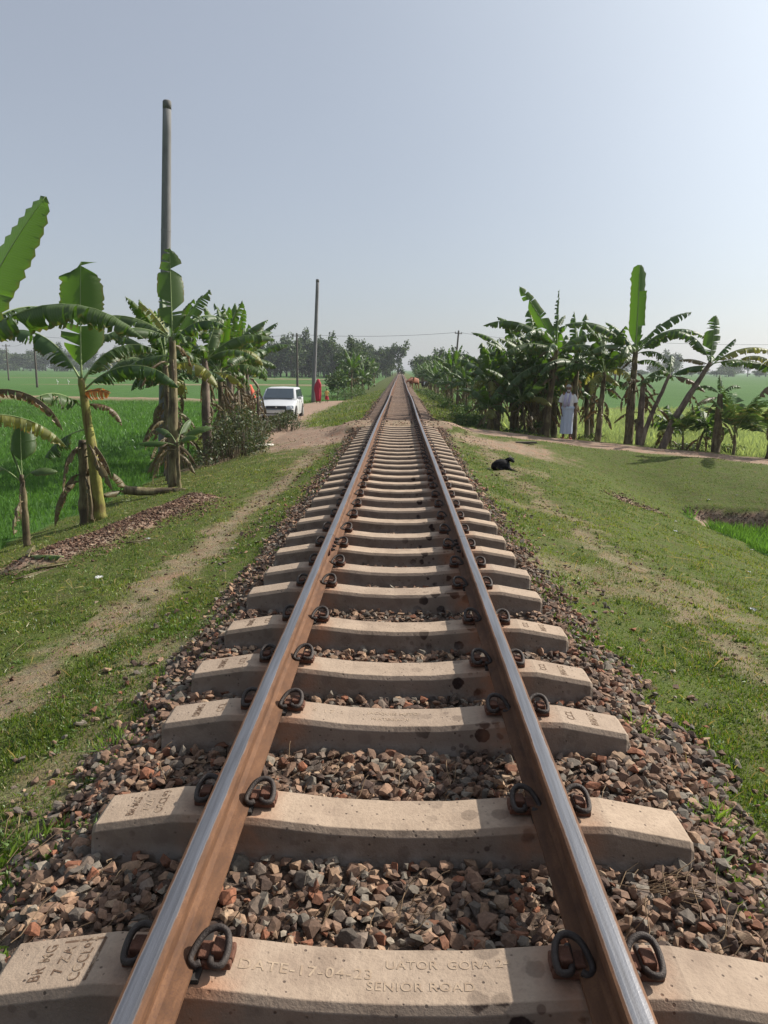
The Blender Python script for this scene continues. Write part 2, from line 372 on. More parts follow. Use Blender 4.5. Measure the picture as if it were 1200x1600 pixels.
def banana_leaf(name, c_top, c_dark, tc, trans=.33, dry=.5):
    """Col: r along the leaf, g from midrib to margin, b random per panel"""
    m, nt, out = mat(name)
    a, s = attr(nt)
    v = objco(nt)
    wv = math_(nt, 'SINE', math_(nt, 'MULTIPLY', s.outputs[0], 420.0))
    n = noise(nt, 5, 4, .6, v)
    col = mixc(nt, n, c_dark, c_top)
    oi = nt.nodes.new('ShaderNodeObjectInfo')
    col = mixc(nt, math_(nt, 'MULTIPLY', s.outputs[2], .5), col, tuple(x*.62 for x in c_top))
    col = mixc(nt, math_(nt, 'MULTIPLY', oi.outputs['Random'], .30), col, (.16, .20, .05))
    col = mixc(nt, ramp(nt, wv, [(.0, 0), (1, .14)]), col, (.22, .30, .12))
    # scorched brown margin
    mg = math_(nt, 'ADD', s.outputs[1], math_(nt, 'MULTIPLY', math_(nt, 'SUBTRACT', noise(nt, 14, 4, .7, v), .5), .35))
    mg = math_(nt, 'MULTIPLY', ramp(nt, mg, [(.88, 0), (1.0, 1)]), dry)
    col = mixc(nt, mg, col, (.20, .12, .05))
    d = N(nt, 'ShaderNodeBsdfPrincipled'); nt.links.new(col, d.inputs['Base Color']); d.inputs['Roughness'].default_value = .42
    d.inputs['Specular IOR Level'].default_value = .45
    nt.links.new(bump(nt, wv, .25, .004), d.inputs['Normal'])
    t = N(nt, 'ShaderNodeBsdfTranslucent')
    tcol = mixc(nt, ramp(nt, wv, [(.0, 0), (1, .25)]), tc, tuple(x*.6 for x in tc)); tcol = mixc(nt, mg, tcol, (.25, .12, .03))
    nt.links.new(tcol, t.inputs[0])
    mx = N(nt, 'ShaderNodeMixShader'); mx.inputs[0].default_value = trans
    nt.links.new(d.outputs[0], mx.inputs[1]); nt.links.new(t.outputs[0], mx.inputs[2]); nt.links.new(mx.outputs[0], out.inputs[0])
    return m
M['leaf'] = banana_leaf('banana leaf blade', (.055, .108, .036), (.024, .055, .021), (.10, .21, .015), .31)
M['leaf_bright'] = banana_leaf('young banana leaf blade', (.065, .13, .025), (.032, .078, .018), (.115, .25, .012), .40, .35)
M['leaf_yellow'] = banana_leaf('yellowing banana leaf blade', (.28, .27, .08), (.13, .13, .05), (.4, .4, .07), .35, 1)
M['leaf_dead'] = banana_leaf('withered banana leaf', (.19, .12, .065), (.06, .038, .024), (.22, .12, .05), .2, 1)
M['leaf_orange'] = banana_leaf('orange dried banana leaf', (.45, .16, .04), (.30, .10, .03), (.8, .25, .05), .5, .3)
M['rib'] = simple('pale midrib', (.20, .26, .10), .5)
def stem_mat(name, a_, b_, c_):
    m, nt, out = mat(name); v = objco(nt, (1, 1, .13)); v2 = objco(nt)
    n = noise(nt, 16, 5, .65, v, .3); k = noise(nt, 2.6, 4, .6, v2)
    col = ramp(nt, n, [(.28, c_), (.48, b_), (.72, a_)])
    col = mixc(nt, ramp(nt, k, [(.42, 0), (.6, .8)]), col, c_)
    principled(nt, out, col, .7, 0, bump(nt, n, .6, .02), .3); return m
M['stem'] = stem_mat('banana pseudostem', (.28, .25, .13), (.16, .13, .07), (.05, .032, .022))
M['stem_green'] = stem_mat('yellow green pseudostem', (.34, .32, .07), (.20, .20, .05), (.10, .055, .025))
M['stem_grey'] = stem_mat('grey weathered pseudostem', (.30, .24, .19), (.20, .15, .115), (.07, .05, .04))
M['bark'] = stem_mat('tree bark', (.16, .13, .10), (.10, .08, .06), (.04, .03, .025))

# ------------------------------------------------------------------ mesh helpers
class MB:
    def __init__(s): s.v = []; s.f = []; s.m = []; s.c = []
    def vert(s, p, c=(0, 0, 0)): s.v.append(tuple(p)); s.c.append((c[0], c[1], c[2], 1.0)); return len(s.v)-1
    def face(s, ids, m=0): s.f.append(tuple(ids)); s.m.append(m)
    def box(s, c, d, m=0, rot=None, col=(0, 0, 0)):
        i0 = len(s.v)
        for sx in (-1, 1):
            for sy in (-1, 1):
                for sz in (-1, 1):
                    p = Vector((sx*d[0]/2, sy*d[1]/2, sz*d[2]/2))
                    if rot is not None: p = rot @ p
                    s.vert((p.x+c[0], p.y+c[1], p.z+c[2]), col)
        for q in ((0, 1, 3, 2), (4, 6, 7, 5), (0, 4, 5, 1), (2, 3, 7, 6), (0, 2, 6, 4), (1, 5, 7, 3)):
            s.face([i0+k for k in q], m)
    def tube(s, pts, rad, n=8, m=0, cap=True, wob=0, col=(0, 0, 0)):
        pts = [Vector(p) for p in pts]
        if not hasattr(rad, '__len__'): rad = [rad]*len(pts)
        ref = None; rings = []
        for i, p in enumerate(pts):
            t = (pts[min(i+1, len(pts)-1)]-pts[max(i-1, 0)])
            if t.length < 1e-9: t = Vector((0, 0, 1))
            t.normalize()
            if ref is None:
                ref = Vector((1, 0, 0)) if abs(t.x) < .8 else Vector((0, 1, 0))
            u = (ref-t*ref.dot(t)).normalized(); ref = u; w_ = t.cross(u)
            ring = []
            for k in range(n):
                a = 2*math.pi*k/n; r = rad[i]*(1+wob*math.sin(3*a+i*.7)+wob*.6*math.sin(5*a-i*1.3))
                ring.append(s.vert(p+u*math.cos(a)*r+w_*math.sin(a)*r, col))
            rings.append(ring)
        for a, b in zip(rings[:-1], rings[1:]):
            for k in range(n): s.face((a[k], a[(k+1) % n], b[(k+1) % n], b[k]), m)
        if cap: s.face(rings[0][::-1], m); s.face(rings[-1], m)
    def loft(s, rings, m=0, n=24, cap=True):
        """rings: (cx,cy,cz,rx,ry,amp,k,phase)"""
        R_ = []
        for r in rings:
            cx, cy, cz, rx, ry = r[:5]; amp, k, ph = (list(r[5:])+[0, 0, 0])[:3]
            R_.append([s.vert((cx+rx*(1+amp*math.sin(k*a+ph))*math.cos(a), cy+ry*(1+amp*math.sin(k*a+ph))*math.sin(a), cz))
                       for a in [2*math.pi*i/n for i in range(n)]])
        for a, b in zip(R_[:-1], R_[1:]):
            for k in range(n): s.face((a[k], a[(k+1) % n], b[(k+1) % n], b[k]), m)
        if cap: s.face(R_[0][::-1], m); s.face(R_[-1], m)
    def build(s, name, mats, parent=None, smooth=True, loc=None, bevel=0):
        me = bpy.data.meshes.new(name); me.from_pydata(s.v, [], s.f)
        for mm in mats: me.materials.append(mm)
        me.polygons.foreach_set('material_index', s.m)
        me.polygons.foreach_set('use_smooth', [smooth]*len(s.f))
        ca = me.color_attributes.new('Col', 'FLOAT_COLOR', 'POINT')
        ca.data.foreach_set('color', np.array(s.c, dtype=np.float32).ravel())
        me.update()
        o = bpy.data.objects.new(name, me); COL.objects.link(o)
        if parent is not None: o.parent = parent
        if loc is not None: o.location = loc
        if bevel:
            b = o.modifiers.new('bevel', 'BEVEL'); b.width = bevel; b.segments = 2; b.limit_method = 'ANGLE'
        return o
def mesh_np(name, V, F, mats, cols=None, smooth=False, fattr=None):
    """V (n,3), F (m,k) with one k"""
    me = bpy.data.meshes.new(name)
    V = np.asarray(V, np.float32); F = np.asarray(F, np.int32); k = F.shape[1]
    me.vertices.add(len(V)); me.vertices.foreach_set('co', V.ravel())
    me.loops.add(F.size); me.loops.foreach_set('vertex_index', F.ravel())
    me.polygons.add(len(F)); me.polygons.foreach_set('loop_start', np.arange(0, F.size, k, dtype=np.int32))
    me.polygons.foreach_set('loop_total', np.full(len(F), k, np.int32))
    me.polygons.foreach_set('use_smooth', np.full(len(F), smooth))
    for mm in mats: me.materials.append(mm)
    if cols is not None:
        ca = me.color_attributes.new('Col', 'FLOAT_COLOR', 'POINT')
        if cols.shape[1] == 3: cols = np.hstack([cols, np.ones((len(cols), 1))])
        ca.data.foreach_set('color', cols.astype(np.float32).ravel())
    me.update(calc_edges=True); me.validate()
    o = bpy.data.objects.new(name, me); COL.objects.link(o); return o
def tag(o, label=None, cat=None, group=None, kind=None):
    if label: o['label'] = label
    if cat: o['category'] = cat
    if group: o['group'] = group
    if kind: o['kind'] = kind
    return o
def thing(name, label, cat, loc=(0, 0, 0), rz=0, group=None, scale=1):
    o = bpy.data.objects.new(name, None); COL.objects.link(o); o.location = loc; o.rotation_euler = (0, 0, rz)
    o.scale = (scale,)*3; o.empty_display_size = .1
    return tag(o, label, cat, group)
KIDS = {}
def kids(o): return list(o.children)
def copy_tree(o, parent=None):
    c = o.copy(); COL.objects.link(c)
    if parent is not None: c.parent = parent
    for ch in kids(o): copy_tree(ch, c)
    return c
def skin(name, verts, edges, radii, mats, parent=None, sub=1, loc=None, rz=0):
    me = bpy.data.meshes.new('tmp'); me.from_pydata(verts, edges, [])
    o = bpy.data.objects.new('tmp', me); COL.objects.link(o)
    o.modifiers.new('s', 'SKIN')
    for i, r in enumerate(radii):
        r = r if hasattr(r, '__len__') else (r, r)
        me.skin_vertices[0].data[i].radius = r
    me.skin_vertices[0].data[0].use_root = True
    ss = o.modifiers.new('u', 'SUBSURF'); ss.levels = sub; ss.render_levels = sub
    dg = bpy.context.evaluated_depsgraph_get(); dg.update()
    nm = bpy.data.meshes.new_from_object(o.evaluated_get(dg))
    bpy.data.objects.remove(o); nm.name = name
    nm.materials.clear()
    for mm in mats: nm.materials.append(mm)
    nm.polygons.foreach_set('use_smooth', [True]*len(nm.polygons))
    q = bpy.data.objects.new(name, nm); COL.objects.link(q)
    if parent is not None: q.parent = parent
    if loc is not None: q.location = loc
    return q

# ------------------------------------------------------------------ ground sheet, split where its surface changes
def axis(lo, hi, f):
    a = [lo]
    while a[-1] < hi: a.append(a[-1]+f(a[-1]))
    return np.array(a)
gx_r = axis(0, 1300, lambda t: .05 if t < 3.5 else .05+(t-3.5)*.045)
gx = np.concatenate([-gx_r[:0:-1], gx_r])
gy = np.concatenate([np.array([-60, -25, -12, -6, -3, -1.5, -.5]), axis(0, 2200, lambda t: .05 if t < 7 else (.05+(t-7)*.004 if t < 30 else .142+(t-30)*.045))])
GX, GY = np.meshgrid(gx, gy, indexing='ij')
GZ = height(GX, GY)
dM, gM, pM, bM = masks(GX, GY)
GV = np.stack([GX, GY, GZ], -1).reshape(-1, 3)
GC = np.stack([dM, gM, pM, bM], -1).reshape(-1, 4)
ni, nj = len(gx), len(gy)
I, J = np.meshgrid(np.arange(ni-1), np.arange(nj-1), indexing='ij')
i0 = (I*nj+J).ravel(); GF = np.stack([i0, i0+nj, i0+nj+1, i0+1], -1)
FC = GC[GF].mean(1); FX = GV[GF].mean(1)
cls = np.zeros(len(GF), int)
cls[FC[:, 2] > .5] = 1
cls[(FC[:, 3] > .5)] = 2
onroad = ((poly_dist(FX[:, 0], FX[:, 1], PATH_R) < 1.4) & (FX[:, 0] > .8)) | ((poly_dist(FX[:, 0], FX[:, 1], ROAD_L) < 1.9) & (FX[:, 0] < -.8)) | ((FX[:, 1] > CROSS0-.1) & (FX[:, 1] < CROSS1+.1) & (np.abs(FX[:, 0]) < 1.5))
cls[(FC[:, 0] > .5) & onroad] = 3
for k, nm in enumerate(('ground', 'paddy_field', 'ballast_bed', 'dirt_road')):
    f = GF[cls == k]; u, inv = np.unique(f, return_inverse=True)
    o = mesh_np(nm, GV[u], inv.reshape(f.shape), [M['ground']], GC[u], smooth=True)
    tag(o, kind='structure')

# ------------------------------------------------------------------ sleepers, fastenings
SLY = [1.60, 2.31, 3.06, 3.61, 4.26, 5.0, 5.57, 6.19, 6.80, 7.48, 8.13, 8.80, 9.45, 10.1, 10.75, 11.4]
SLY = [y+.085 for y in SLY]
while len(SLY) < 305: SLY.append(SLY[-1]+.652+random.uniform(-.02, .02))
SX = [-.998, -.983, -.72, -.60, -.45, -.2, 0, .2, .45, .60, .72, .983, .998]
SZ = [-.060, -.045, .0, .0, -.004, -.030, -.036, -.030, -.004, .0, .0, -.045, -.060]
def sleeper_mesh(detail=True):
    mb = MB()
    xs = [-.998, -.983, -.72, -.60, -.45, -.2, 0, .2, .45, .60, .72, .983, .998]
    zt = [-.060, -.045, .0, .0, -.004, -.030, -.036, -.030, -.004, .0, .0, -.045, -.060]
    if not detail: idx = [1, 2, 4, 6, 8, 10, 11]; xs = [xs[i] for i in idx]; zt = [zt[i] for i in idx]
    rows = []
    for x, z in zip(xs, zt):
        hw = .087 if abs(x) < .99 else .077
        rows.append([mb.vert((x, sy*w_, zz)) for sy, w_, zz in ((-1, .120, -.24), (-1, hw+.0155, z-.0205), (-1, hw, z), (1, hw, z), (1, hw+.0155, z-.0205), (1, .120, -.24))])
    for a, b in zip(rows[:-1], rows[1:]):
        for k in range(5): mb.face((a[k], b[k], b[k+1], a[k+1]), 0)
    mb.face(rows[0], 0); mb.face(rows[-1][::-1], 0)
    return mb
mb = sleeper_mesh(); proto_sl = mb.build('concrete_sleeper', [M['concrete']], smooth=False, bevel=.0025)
far_sl = sleeper_mesh(False).build('concrete_sleeper_far', [M['concrete']], smooth=False)
far_me = far_sl.data; bpy.data.objects.remove(far_sl); far_me.materials[0] = M['old']
old_me = proto_sl.data.copy(); old_me.materials[0] = M['old']

def catmull(P, n=6):
    P = [Vector(p) for p in P]; out = []
    for i in range(len(P)-1):
        a, b, c, d = P[max(i-1, 0)], P[i], P[i+1], P[min(i+2, len(P)-1)]
        for k in range(n):
            t = k/n; out.append(.5*((2*b)+(c-a)*t+(2*a-5*b+4*c-d)*t*t+(3*b-a-3*c+d)*t**3))
    out.append(P[-1]); return out
# spring clip: u = away from the rail, v along the track (towards the camera is negative), w up
clip_path = [(.040, .050, .030), (.040, .0, .030), (.040, -.035, .030), (.052, -.062, .034), (.080, -.060, .036), (.088, -.020, .050), (.078, .020, .070),
             (.048, .035, .078), (.012, .022, .070), (-.012, -.012, .048), (-.020, -.040, .030), (-.004, -.058, .027), (.014, -.050, .030)]
def clip_mesh(sgn):
    c = MB(); pts = [(sgn*p[0], p[1], p[2]) for p in catmull(clip_path, 4)]
    c.tube(pts, .0105, 8); return c
def shoulder_mesh(sgn):
    c = MB()
    c.box((sgn*.042, 0, .010), (.076, .076, .020))
    c.box((sgn*.046, 0, .030), (.034, .052, .030))
    c.box((sgn*.010, 0, .026), (.030, .056, .010))
    c.box((sgn*.070, .0, .014), (.026, .044, .018)); return c
clipP = {s: clip_mesh(s).build('rail_clip', [M['clip']]) for s in (-1, 1)}
shP = {s: shoulder_mesh(s).build('clip_shoulder', [M['shoulder']], smooth=False, bevel=.004) for s in (-1, 1)}
padmb = MB(); padmb.box((0, 0, .004), (.132, .16, .012)); padP = padmb.build('rail_pad', [M['pad']], smooth=False)
def add_fastenings(sl, y, full=True):
    for rx in (-.531, .531):
        for s_ in (-1, 1):
            if full:
                q = shP[s_].copy(); COL.objects.link(q); q.parent = sl; q.location = (rx+s_*.056, 0, 0)
            q = clipP[s_].copy(); COL.objects.link(q); q.parent = sl; q.location = (rx+s_*.054, 0, 0)
            q.rotation_euler = (0, 0, random.uniform(-.06, .06)); q.scale = (.84, .86, .90*random.uniform(.95, 1.05))
        if full:
            q = padP.copy(); COL.objects.link(q); q.parent = sl; q.location = (rx, 0, 0)
def text_mesh(txt, size, m, parent, loc, rz, tilt=0, name='stamped_lettering', sp=1.0):
    cu = bpy.data.curves.new('t', 'FONT'); cu.body = txt; cu.size = size; cu.space_character = sp; cu.space_line = .95
    cu.offset = .0004
    o = bpy.data.objects.new('t', cu); COL.objects.link(o)
    dg = bpy.context.evaluated_depsgraph_get(); dg.update()
    me = bpy.data.meshes.new_from_object(o.evaluated_get(dg)); bpy.data.objects.remove(o)
    me.name = name; me.materials.clear(); me.materials.append(m)
    ca_, sa_ = math.cos(rz), math.sin(rz)
    for v_ in me.vertices:
        x_, y_ = v_.co.x, v_.co.y; X_, Y_ = loc[0]+x_*ca_-y_*sa_, loc[1]+x_*sa_+y_*ca_
        v_.co = (X_, Y_, float(np.interp(X_, SX, SZ))+.0012)
    q = bpy.data.objects.new(name, me); COL.objects.link(q); q.parent = parent; return q
TILT = -math.atan(.045/.25)
ORD = ['cut off by the bottom edge of the photo', 'second from the bottom', 'third from the bottom edge', 'fourth from the bottom edge', 'fifth from the bottom edge', 'sixth from the bottom edge', 'just before the rail joint', 'just behind the rail joint']
TINT = ['tan concrete sleeper with framed stamp,', 'tan concrete sleeper with black oil blots,', 'dusty concrete sleeper with faint centre stamping,', 'brown stained concrete sleeper,', 'grey concrete sleeper with pitted side,', 'concrete sleeper with a dark oil streak,', 'grey concrete sleeper,', 'concrete sleeper']
sl_tilt = [0, .7, .35, .35, .1, .2, -.1, .1]
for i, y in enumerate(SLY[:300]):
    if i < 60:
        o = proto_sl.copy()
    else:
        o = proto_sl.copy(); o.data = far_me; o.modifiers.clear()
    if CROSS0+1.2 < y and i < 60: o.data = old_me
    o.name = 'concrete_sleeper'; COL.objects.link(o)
    o.location = (random.uniform(-.008, .014)+(.012 if i == 1 else 0), y, 0)
    o.rotation_euler = (random.uniform(-.01, .01), R(sl_tilt[i] if i < 8 else random.uniform(-.2, .3)), random.uniform(-.008, .008))
    if i < 8: lb = TINT[i]+' '+ORD[i]; lb = lb.replace('sleeper eighth', 'sleeper, eighth')
    elif y < CROSS0: lb = 'one of the concrete sleepers between the rail joint and the dirt crossing'
    else: lb = 'one of the concrete sleepers beyond the dirt crossing, running to the horizon'
    tag(o, lb, 'railway sleeper', 'concrete sleepers under the rails')
    if y < 30: add_fastenings(o, y, y < 14)
    elif y < 42: add_fastenings(o, y, False)
    if i == 0:
        text_mesh('BR MG', .040, M['stamp'], o, (-.868, -.062, -.0235), R(90), TILT, sp=1.1)
        text_mesh('7 ZA', .040, M['stamp'], o, (-.815, -.045, -.0140), R(90), TILT, sp=1.15)
        text_mesh('CCCL93', .040, M['stamp'], o, (-.765, -.072, -.0048), R(90), TILT, sp=1.05)
        f_ = MB()
        for (x0, y0, x1, y1) in ((-.905, .068, -.745, .068), (-.745, -.075, -.745, .068)):
            z0 = lambda x: (abs(x)-.72)/.25*-.045+.0012
            wx, wy = (0, .004) if y0 == y1 else (.004, 0)
            f_.face([f_.vert(p) for p in ((x0-wx, y0-wy, z0(x0-wx)), (x1+wx, y0-wy if y0 == y1 else y0, z0(x1+wx)), (x1+wx, y1+wy, z0(x1+wx)), (x0-wx, y1+wy if y0 == y1 else y1, z0(x0-wx)))])
        f_.build('stamped_frame', [M['stamp']], o)
        text_mesh('DATE-17-04-23', .046, M['stamp_faint'], o, (-.385, -.015, -.0055), 0, R(5.2), sp=1.15)
        text_mesh('UATOR  GORA 24', .038, M['stamp_faint'], o, (-.015, .022, -.0335), 0, 0, sp=1.05)
        text_mesh('SENIOR ROAD', .038, M['stamp_faint'], o, (-.06, -.048, -.0335), 0, 0, sp=1.1)
    elif i == 1:
        text_mesh('BR MG', .038, M['stamp'], o, (-.868, -.062, -.0235), R(90), TILT)
        text_mesh('7 ZA', .038, M['stamp_faint'], o, (-.820, -.045, -.0150), R(90), TILT)
        text_mesh('CCCL93', .038, M['stamp'], o, (-.772, -.065, -.0062), R(90), TILT)
    elif i in (2, 3, 4):
        for sg in (-1, 1):
            text_mesh('BRMG', .046, M['stamp'], o, (sg*.86+.017, -.062, -.0240), R(90), sg*-TILT)
            text_mesh('CCL', .046, M['stamp'], o, (sg*.76+.017, -.045, -.0055), R(90), sg*-TILT)
        if i == 2:
            text_mesh('5 17 -', .040, M['stamp_faint'], o, (-.36, -.0, -.0085), 0, R(5.2), sp=1.4)
            text_mesh('JACQUES METO', .032, M['stamp_faint'], o, (-.12, .020, -.0325), 0, 0)
            text_mesh('NATEGA-70', .032, M['stamp_faint'], o, (-.10, -.035, -.0335), 0, 0)
# the sleepers past the three hundredth, one mass in the far distance
V = []; F = []
pv = np.array([v.co[:] for v in far_me.vertices]); pf = [list(p.vertices) for p in far_me.polygons]
fm = MB()
yy = SLY[299]+.65
while yy < 420:
    b = len(fm.v)
    for p in pv: fm.vert((p[0], p[1]+yy, p[2]))
    for q in pf: fm.face([b+k for k in q])
    yy += .652
tag(fm.build('distant_sleepers', [M['concrete']], smooth=False), 'run of tiny sleepers where the rails meet the horizon', 'railway sleepers', kind='stuff')
for o in [proto_sl, *clipP.values(), *shP.values(), padP]: bpy.data.objects.remove(o)

# ------------------------------------------------------------------ rails
def wob(y): return .014*math.sin(y*.19+1)*min(1, max(0, (y-9)/12))+.018*math.sin(y*.067)*min(1, max(0, (y-15)/20))
PR = [(.061, 0, 0), (.061, .010, 0), (.022, .021, 0), (.0085, .034, 0), (.0075, .070, 0), (.0085, .100, 0), (.031, .107, 0), (.0325, .118, 0), (.0325, .132, .0),
      (.0295, .1385, .05), (.023, .1415, .46), (.012, .1428, .95)]
prof = [(x, z, p) for x, z, p in PR]+[(-x, z, p) for x, z, p in PR[::-1]]
def rail(x0, ys, label, side):
    mb = MB(); rows = []
    for y in ys:
        rows.append([mb.vert((x0+x+wob(y), y, z+.010), (p, 0, 0)) for x, z, p in prof])
    for a, b in zip(rows[:-1], rows[1:]):
        n = len(a)
        for k in range(n): mb.face((a[k], a[(k+1) % n], b[(k+1) % n], b[k]))
    mb.face(rows[0]); mb.face(rows[-1][::-1])
    o = mb.build('steel_rail', [M['rail']], smooth=False); tag(o, label, 'rail', 'rails of the single track'); return o
ys_n = [-1.2+.3*k for k in range(24)]+[6.02]
ys_n = sorted(y for y in ys_n if y <= 6.02)
ys_f = list(axis(6.028, 900, lambda t: .5+max(0, t-40)*.03))
for sx, sd_ in ((-1, 'left'), (1, 'right')):
    rail(sx*.531, ys_n, f'{sd_} rusty steel rail with polished top, near length before the joint', sd_)
    rail(sx*.531, ys_f, f'{sd_} steel rail running from the joint away to the horizon', sd_)
for sx, sd_ in ((-1, 'left'), (1, 'right')):
    for s2, wh in ((-1, 'outer' if sx < 0 else 'inner'), (1, 'inner' if sx < 0 else 'outer')):
        mb = MB(); mb.box((0, 0, 0), (.016, .52, .062))
        r = mb.build('fishplate', [M['shoulder']], smooth=False, bevel=.003); r.location = (sx*.531+s2*.0175, 6.02, .077)
        tag(r, f'rusty joint bar bolted to the {wh} side of the {sd_} rail', 'joint bar', 'joint bars at the rail joint')
        for k in (-.19, -.07, .07, .19):
            b = MB(); b.tube([(0, k, 0), (s2*.018, k, 0)], .013, 6); b.tube([(s2*.018, k, 0), (s2*.032, k, 0)], .008, 8); b.build('bolt', [M['clip']], r, smooth=False, loc=(s2*.008, 0, 0))

# ------------------------------------------------------------------ ballast stones
rng = np.random.RandomState(5)
def stone_templates(n, pts, flat=.62):
    out = []
    for k in range(n):
        bm = bmesh.new()
        for _ in range(pts):
            p = rng.normal(size=3); p /= np.linalg.norm(p); p *= (1+rng.uniform(-.18, .12)); p[2] *= flat*rng.uniform(.8, 1.15); p[0] *= rng.uniform(.95, 1.25)
            bm.verts.new(p)
        r = bmesh.ops.convex_hull(bm, input=bm.verts)
        bmesh.ops.delete(bm, geom=[v for v in bm.verts if not v.link_faces], context='VERTS')
        bmesh.ops.triangulate(bm, faces=bm.faces)
        bm.verts.index_update()
        out.append((np.array([v.co[:] for v in bm.verts]), np.array([[v.index for v in f.verts] for f in bm.faces]))); bm.free()
    return out
STC = np.array([[.26, .165, .115], [.18, .115, .082], [.34, .225, .15], [.10, .066, .052], [.28, .12, .07], [.38, .27, .185], [.21, .10, .062], [.20, .155, .125], [.28, .175, .12], [.20, .175, .145], [.145, .122, .103], [.29, .25, .20]])
STW = np.array([2.6, 3, 2, 2.4, .9, 1.0, 1.0, 2, 2.4, 2, 1.6, .8]); STW /= STW.sum()
def scatter_stones(X, Y, Z, size, temps, pal=STC, pw=STW):
    n = len(X); Vs = []; Fs = []; Cs = []; off = 0
    which = rng.randint(0, len(temps), n)
    for k, (tv, tf) in enumerate(temps):
        s = which == k; m = s.sum()
        if not m: continue
        a = rng.uniform(0, 2*np.pi, m); b = rng.normal(0, .45, m); c = rng.normal(0, .45, m)
        ca, sa, cb, sb, cc, sc = np.cos(a), np.sin(a), np.cos(b), np.sin(b), np.cos(c), np.sin(c)
        z0 = np.zeros(m); o1 = np.ones(m)
        Rz = np.stack([ca, -sa, z0, sa, ca, z0, z0, z0, o1], -1).reshape(-1, 3, 3)
        Ry = np.stack([cb, z0, sb, z0, o1, z0, -sb, z0, cb], -1).reshape(-1, 3, 3)
        Rx = np.stack([o1, z0, z0, z0, cc, -sc, z0, sc, cc], -1).reshape(-1, 3, 3)
        RR = Ry @ Rx @ Rz
        V = np.einsum('nij,vj->nvi', RR, tv)*size[s][:, None, None]+np.stack([X[s], Y[s], Z[s]], -1)[:, None, :]
        F = tf[None]+(np.arange(m)*len(tv))[:, None, None]+off
        col = pal[rng.choice(len(pal), m, p=pw)]*rng.uniform(.62, 1.08, (m, 1))
        Vs.append(V.reshape(-1, 3)); Fs.append(F.reshape(-1, 3)); Cs.append(np.repeat(col, len(tv), 0)); off += m*len(tv)
    return np.vstack(Vs), np.vstack(Fs), np.vstack(Cs)
def ballast_zone(y0, y1, dens, smin, smax, temps, xm=1.95):
    n = int((y1-y0)*2*xm*dens)
    X = rng.uniform(-xm, xm, n); Y = rng.uniform(y0, y1, n)
    d, g, p, b = masks(X, Y)
    keep = rng.rand(n) < np.clip(b*1.0+.05*(1-b)*(np.abs(X) < 1.8), 0, 1)
    sy = np.array(SLY); dy = np.abs(Y[:, None]-sy[None, :]).min(1)
    keep &= ~((dy < .125) & (np.abs(X) < 1.0))
    keep &= ~((Y > CROSS0) & (Y < CROSS1) & (rng.rand(len(Y)) < .6))
    X, Y = X[keep], Y[keep]; s = rng.uniform(smin, smax, len(X))*rng.uniform(.8, 1.15, len(X))*np.where(rng.rand(len(X)) < .02, 1.45, 1)
    Z = height(X, Y, False)+rng.uniform(-.012, .022, len(X))+.006
    Z = Z+np.where(np.abs(X) < .95, -.002+.025*(fbm(X, Y, 1.5)-.35), 0)
    return X, Y, Z, s
T1 = stone_templates(16, 15); T2 = stone_templates(8, 9)
parts_ = [scatter_stones(*ballast_zone(.75, 4.6, 1500, .010, .032, T1), T1), scatter_stones(*ballast_zone(4.6, 10, 950, .015, .028, T2), T2),
          scatter_stones(*ballast_zone(10, 22, 340, .022, .036, T2), T2), scatter_stones(*ballast_zone(22, 45, 90, .035, .05, T2), T2)]
off = 0; Vs = []; Fs = []; Cs = []
for V, F, C in parts_: Vs.append(V); Fs.append(F+off); Cs.append(C); off += len(V)
o = mesh_np('ballast_stones', np.vstack(Vs), np.vstack(Fs), [M['stone']], np.vstack(Cs))
tag(o, 'loose brown and grey crushed stone between and beside the sleepers', 'ballast', kind='stuff')
# red clods on the soil heap, in the hollow and along the bare strips
n = 11000; t = rng.rand(n)**.9; X = -4.1+.95*t+rng.normal(0, .27, n)*(.6+.8*np.sin(t*5+1)**2); Y = 8.6+3.1*t+rng.normal(0, .35, n)
n2 = 1500; X = np.append(X, 4.75+rng.normal(0, .24, n2)); Y = np.append(Y, 15.45+rng.normal(0, .34, n2))
n3 = 1500; yy = rng.uniform(2, 20, n3); sd2 = rng.rand(n3) < .5
X = np.append(X, np.where(sd2, np.interp(yy, [0, 20], [-2.35, -1.85]), np.interp(yy, [0, 20], [2.7, 2.0]))+rng.normal(0, .2, n3)); Y = np.append(Y, yy)
n5 = 2600; qx = rng.uniform(6.2, 11, n5); X = np.append(X, qx); Y = np.append(Y, 16.43-(qx-7)*.12+rng.normal(0, .07, n5))
n4 = 350; yy = rng.uniform(19.6, 23.9, n4); X = np.append(X, rng.uniform(-3.5, 1.9, n4)); Y = np.append(Y, yy)
sz = rng.uniform(.006, .022, len(X)); sz[:11000] *= rng.uniform(.6, 1.4, 11000); sz[11000:12500] *= 1.3
V, F, C = scatter_stones(X, Y, height(X, Y)+sz*.3, sz, T2, np.array([[.14, .075, .05], [.20, .125, .085], [.085, .05, .036], [.30, .23, .17]]), np.array([.35, .3, .25, .1]))
tag(mesh_np('soil_clods', V, F, [M['stone']], C), 'red brown clods and crumbs of earth on the bare soil', 'soil', kind='stuff')
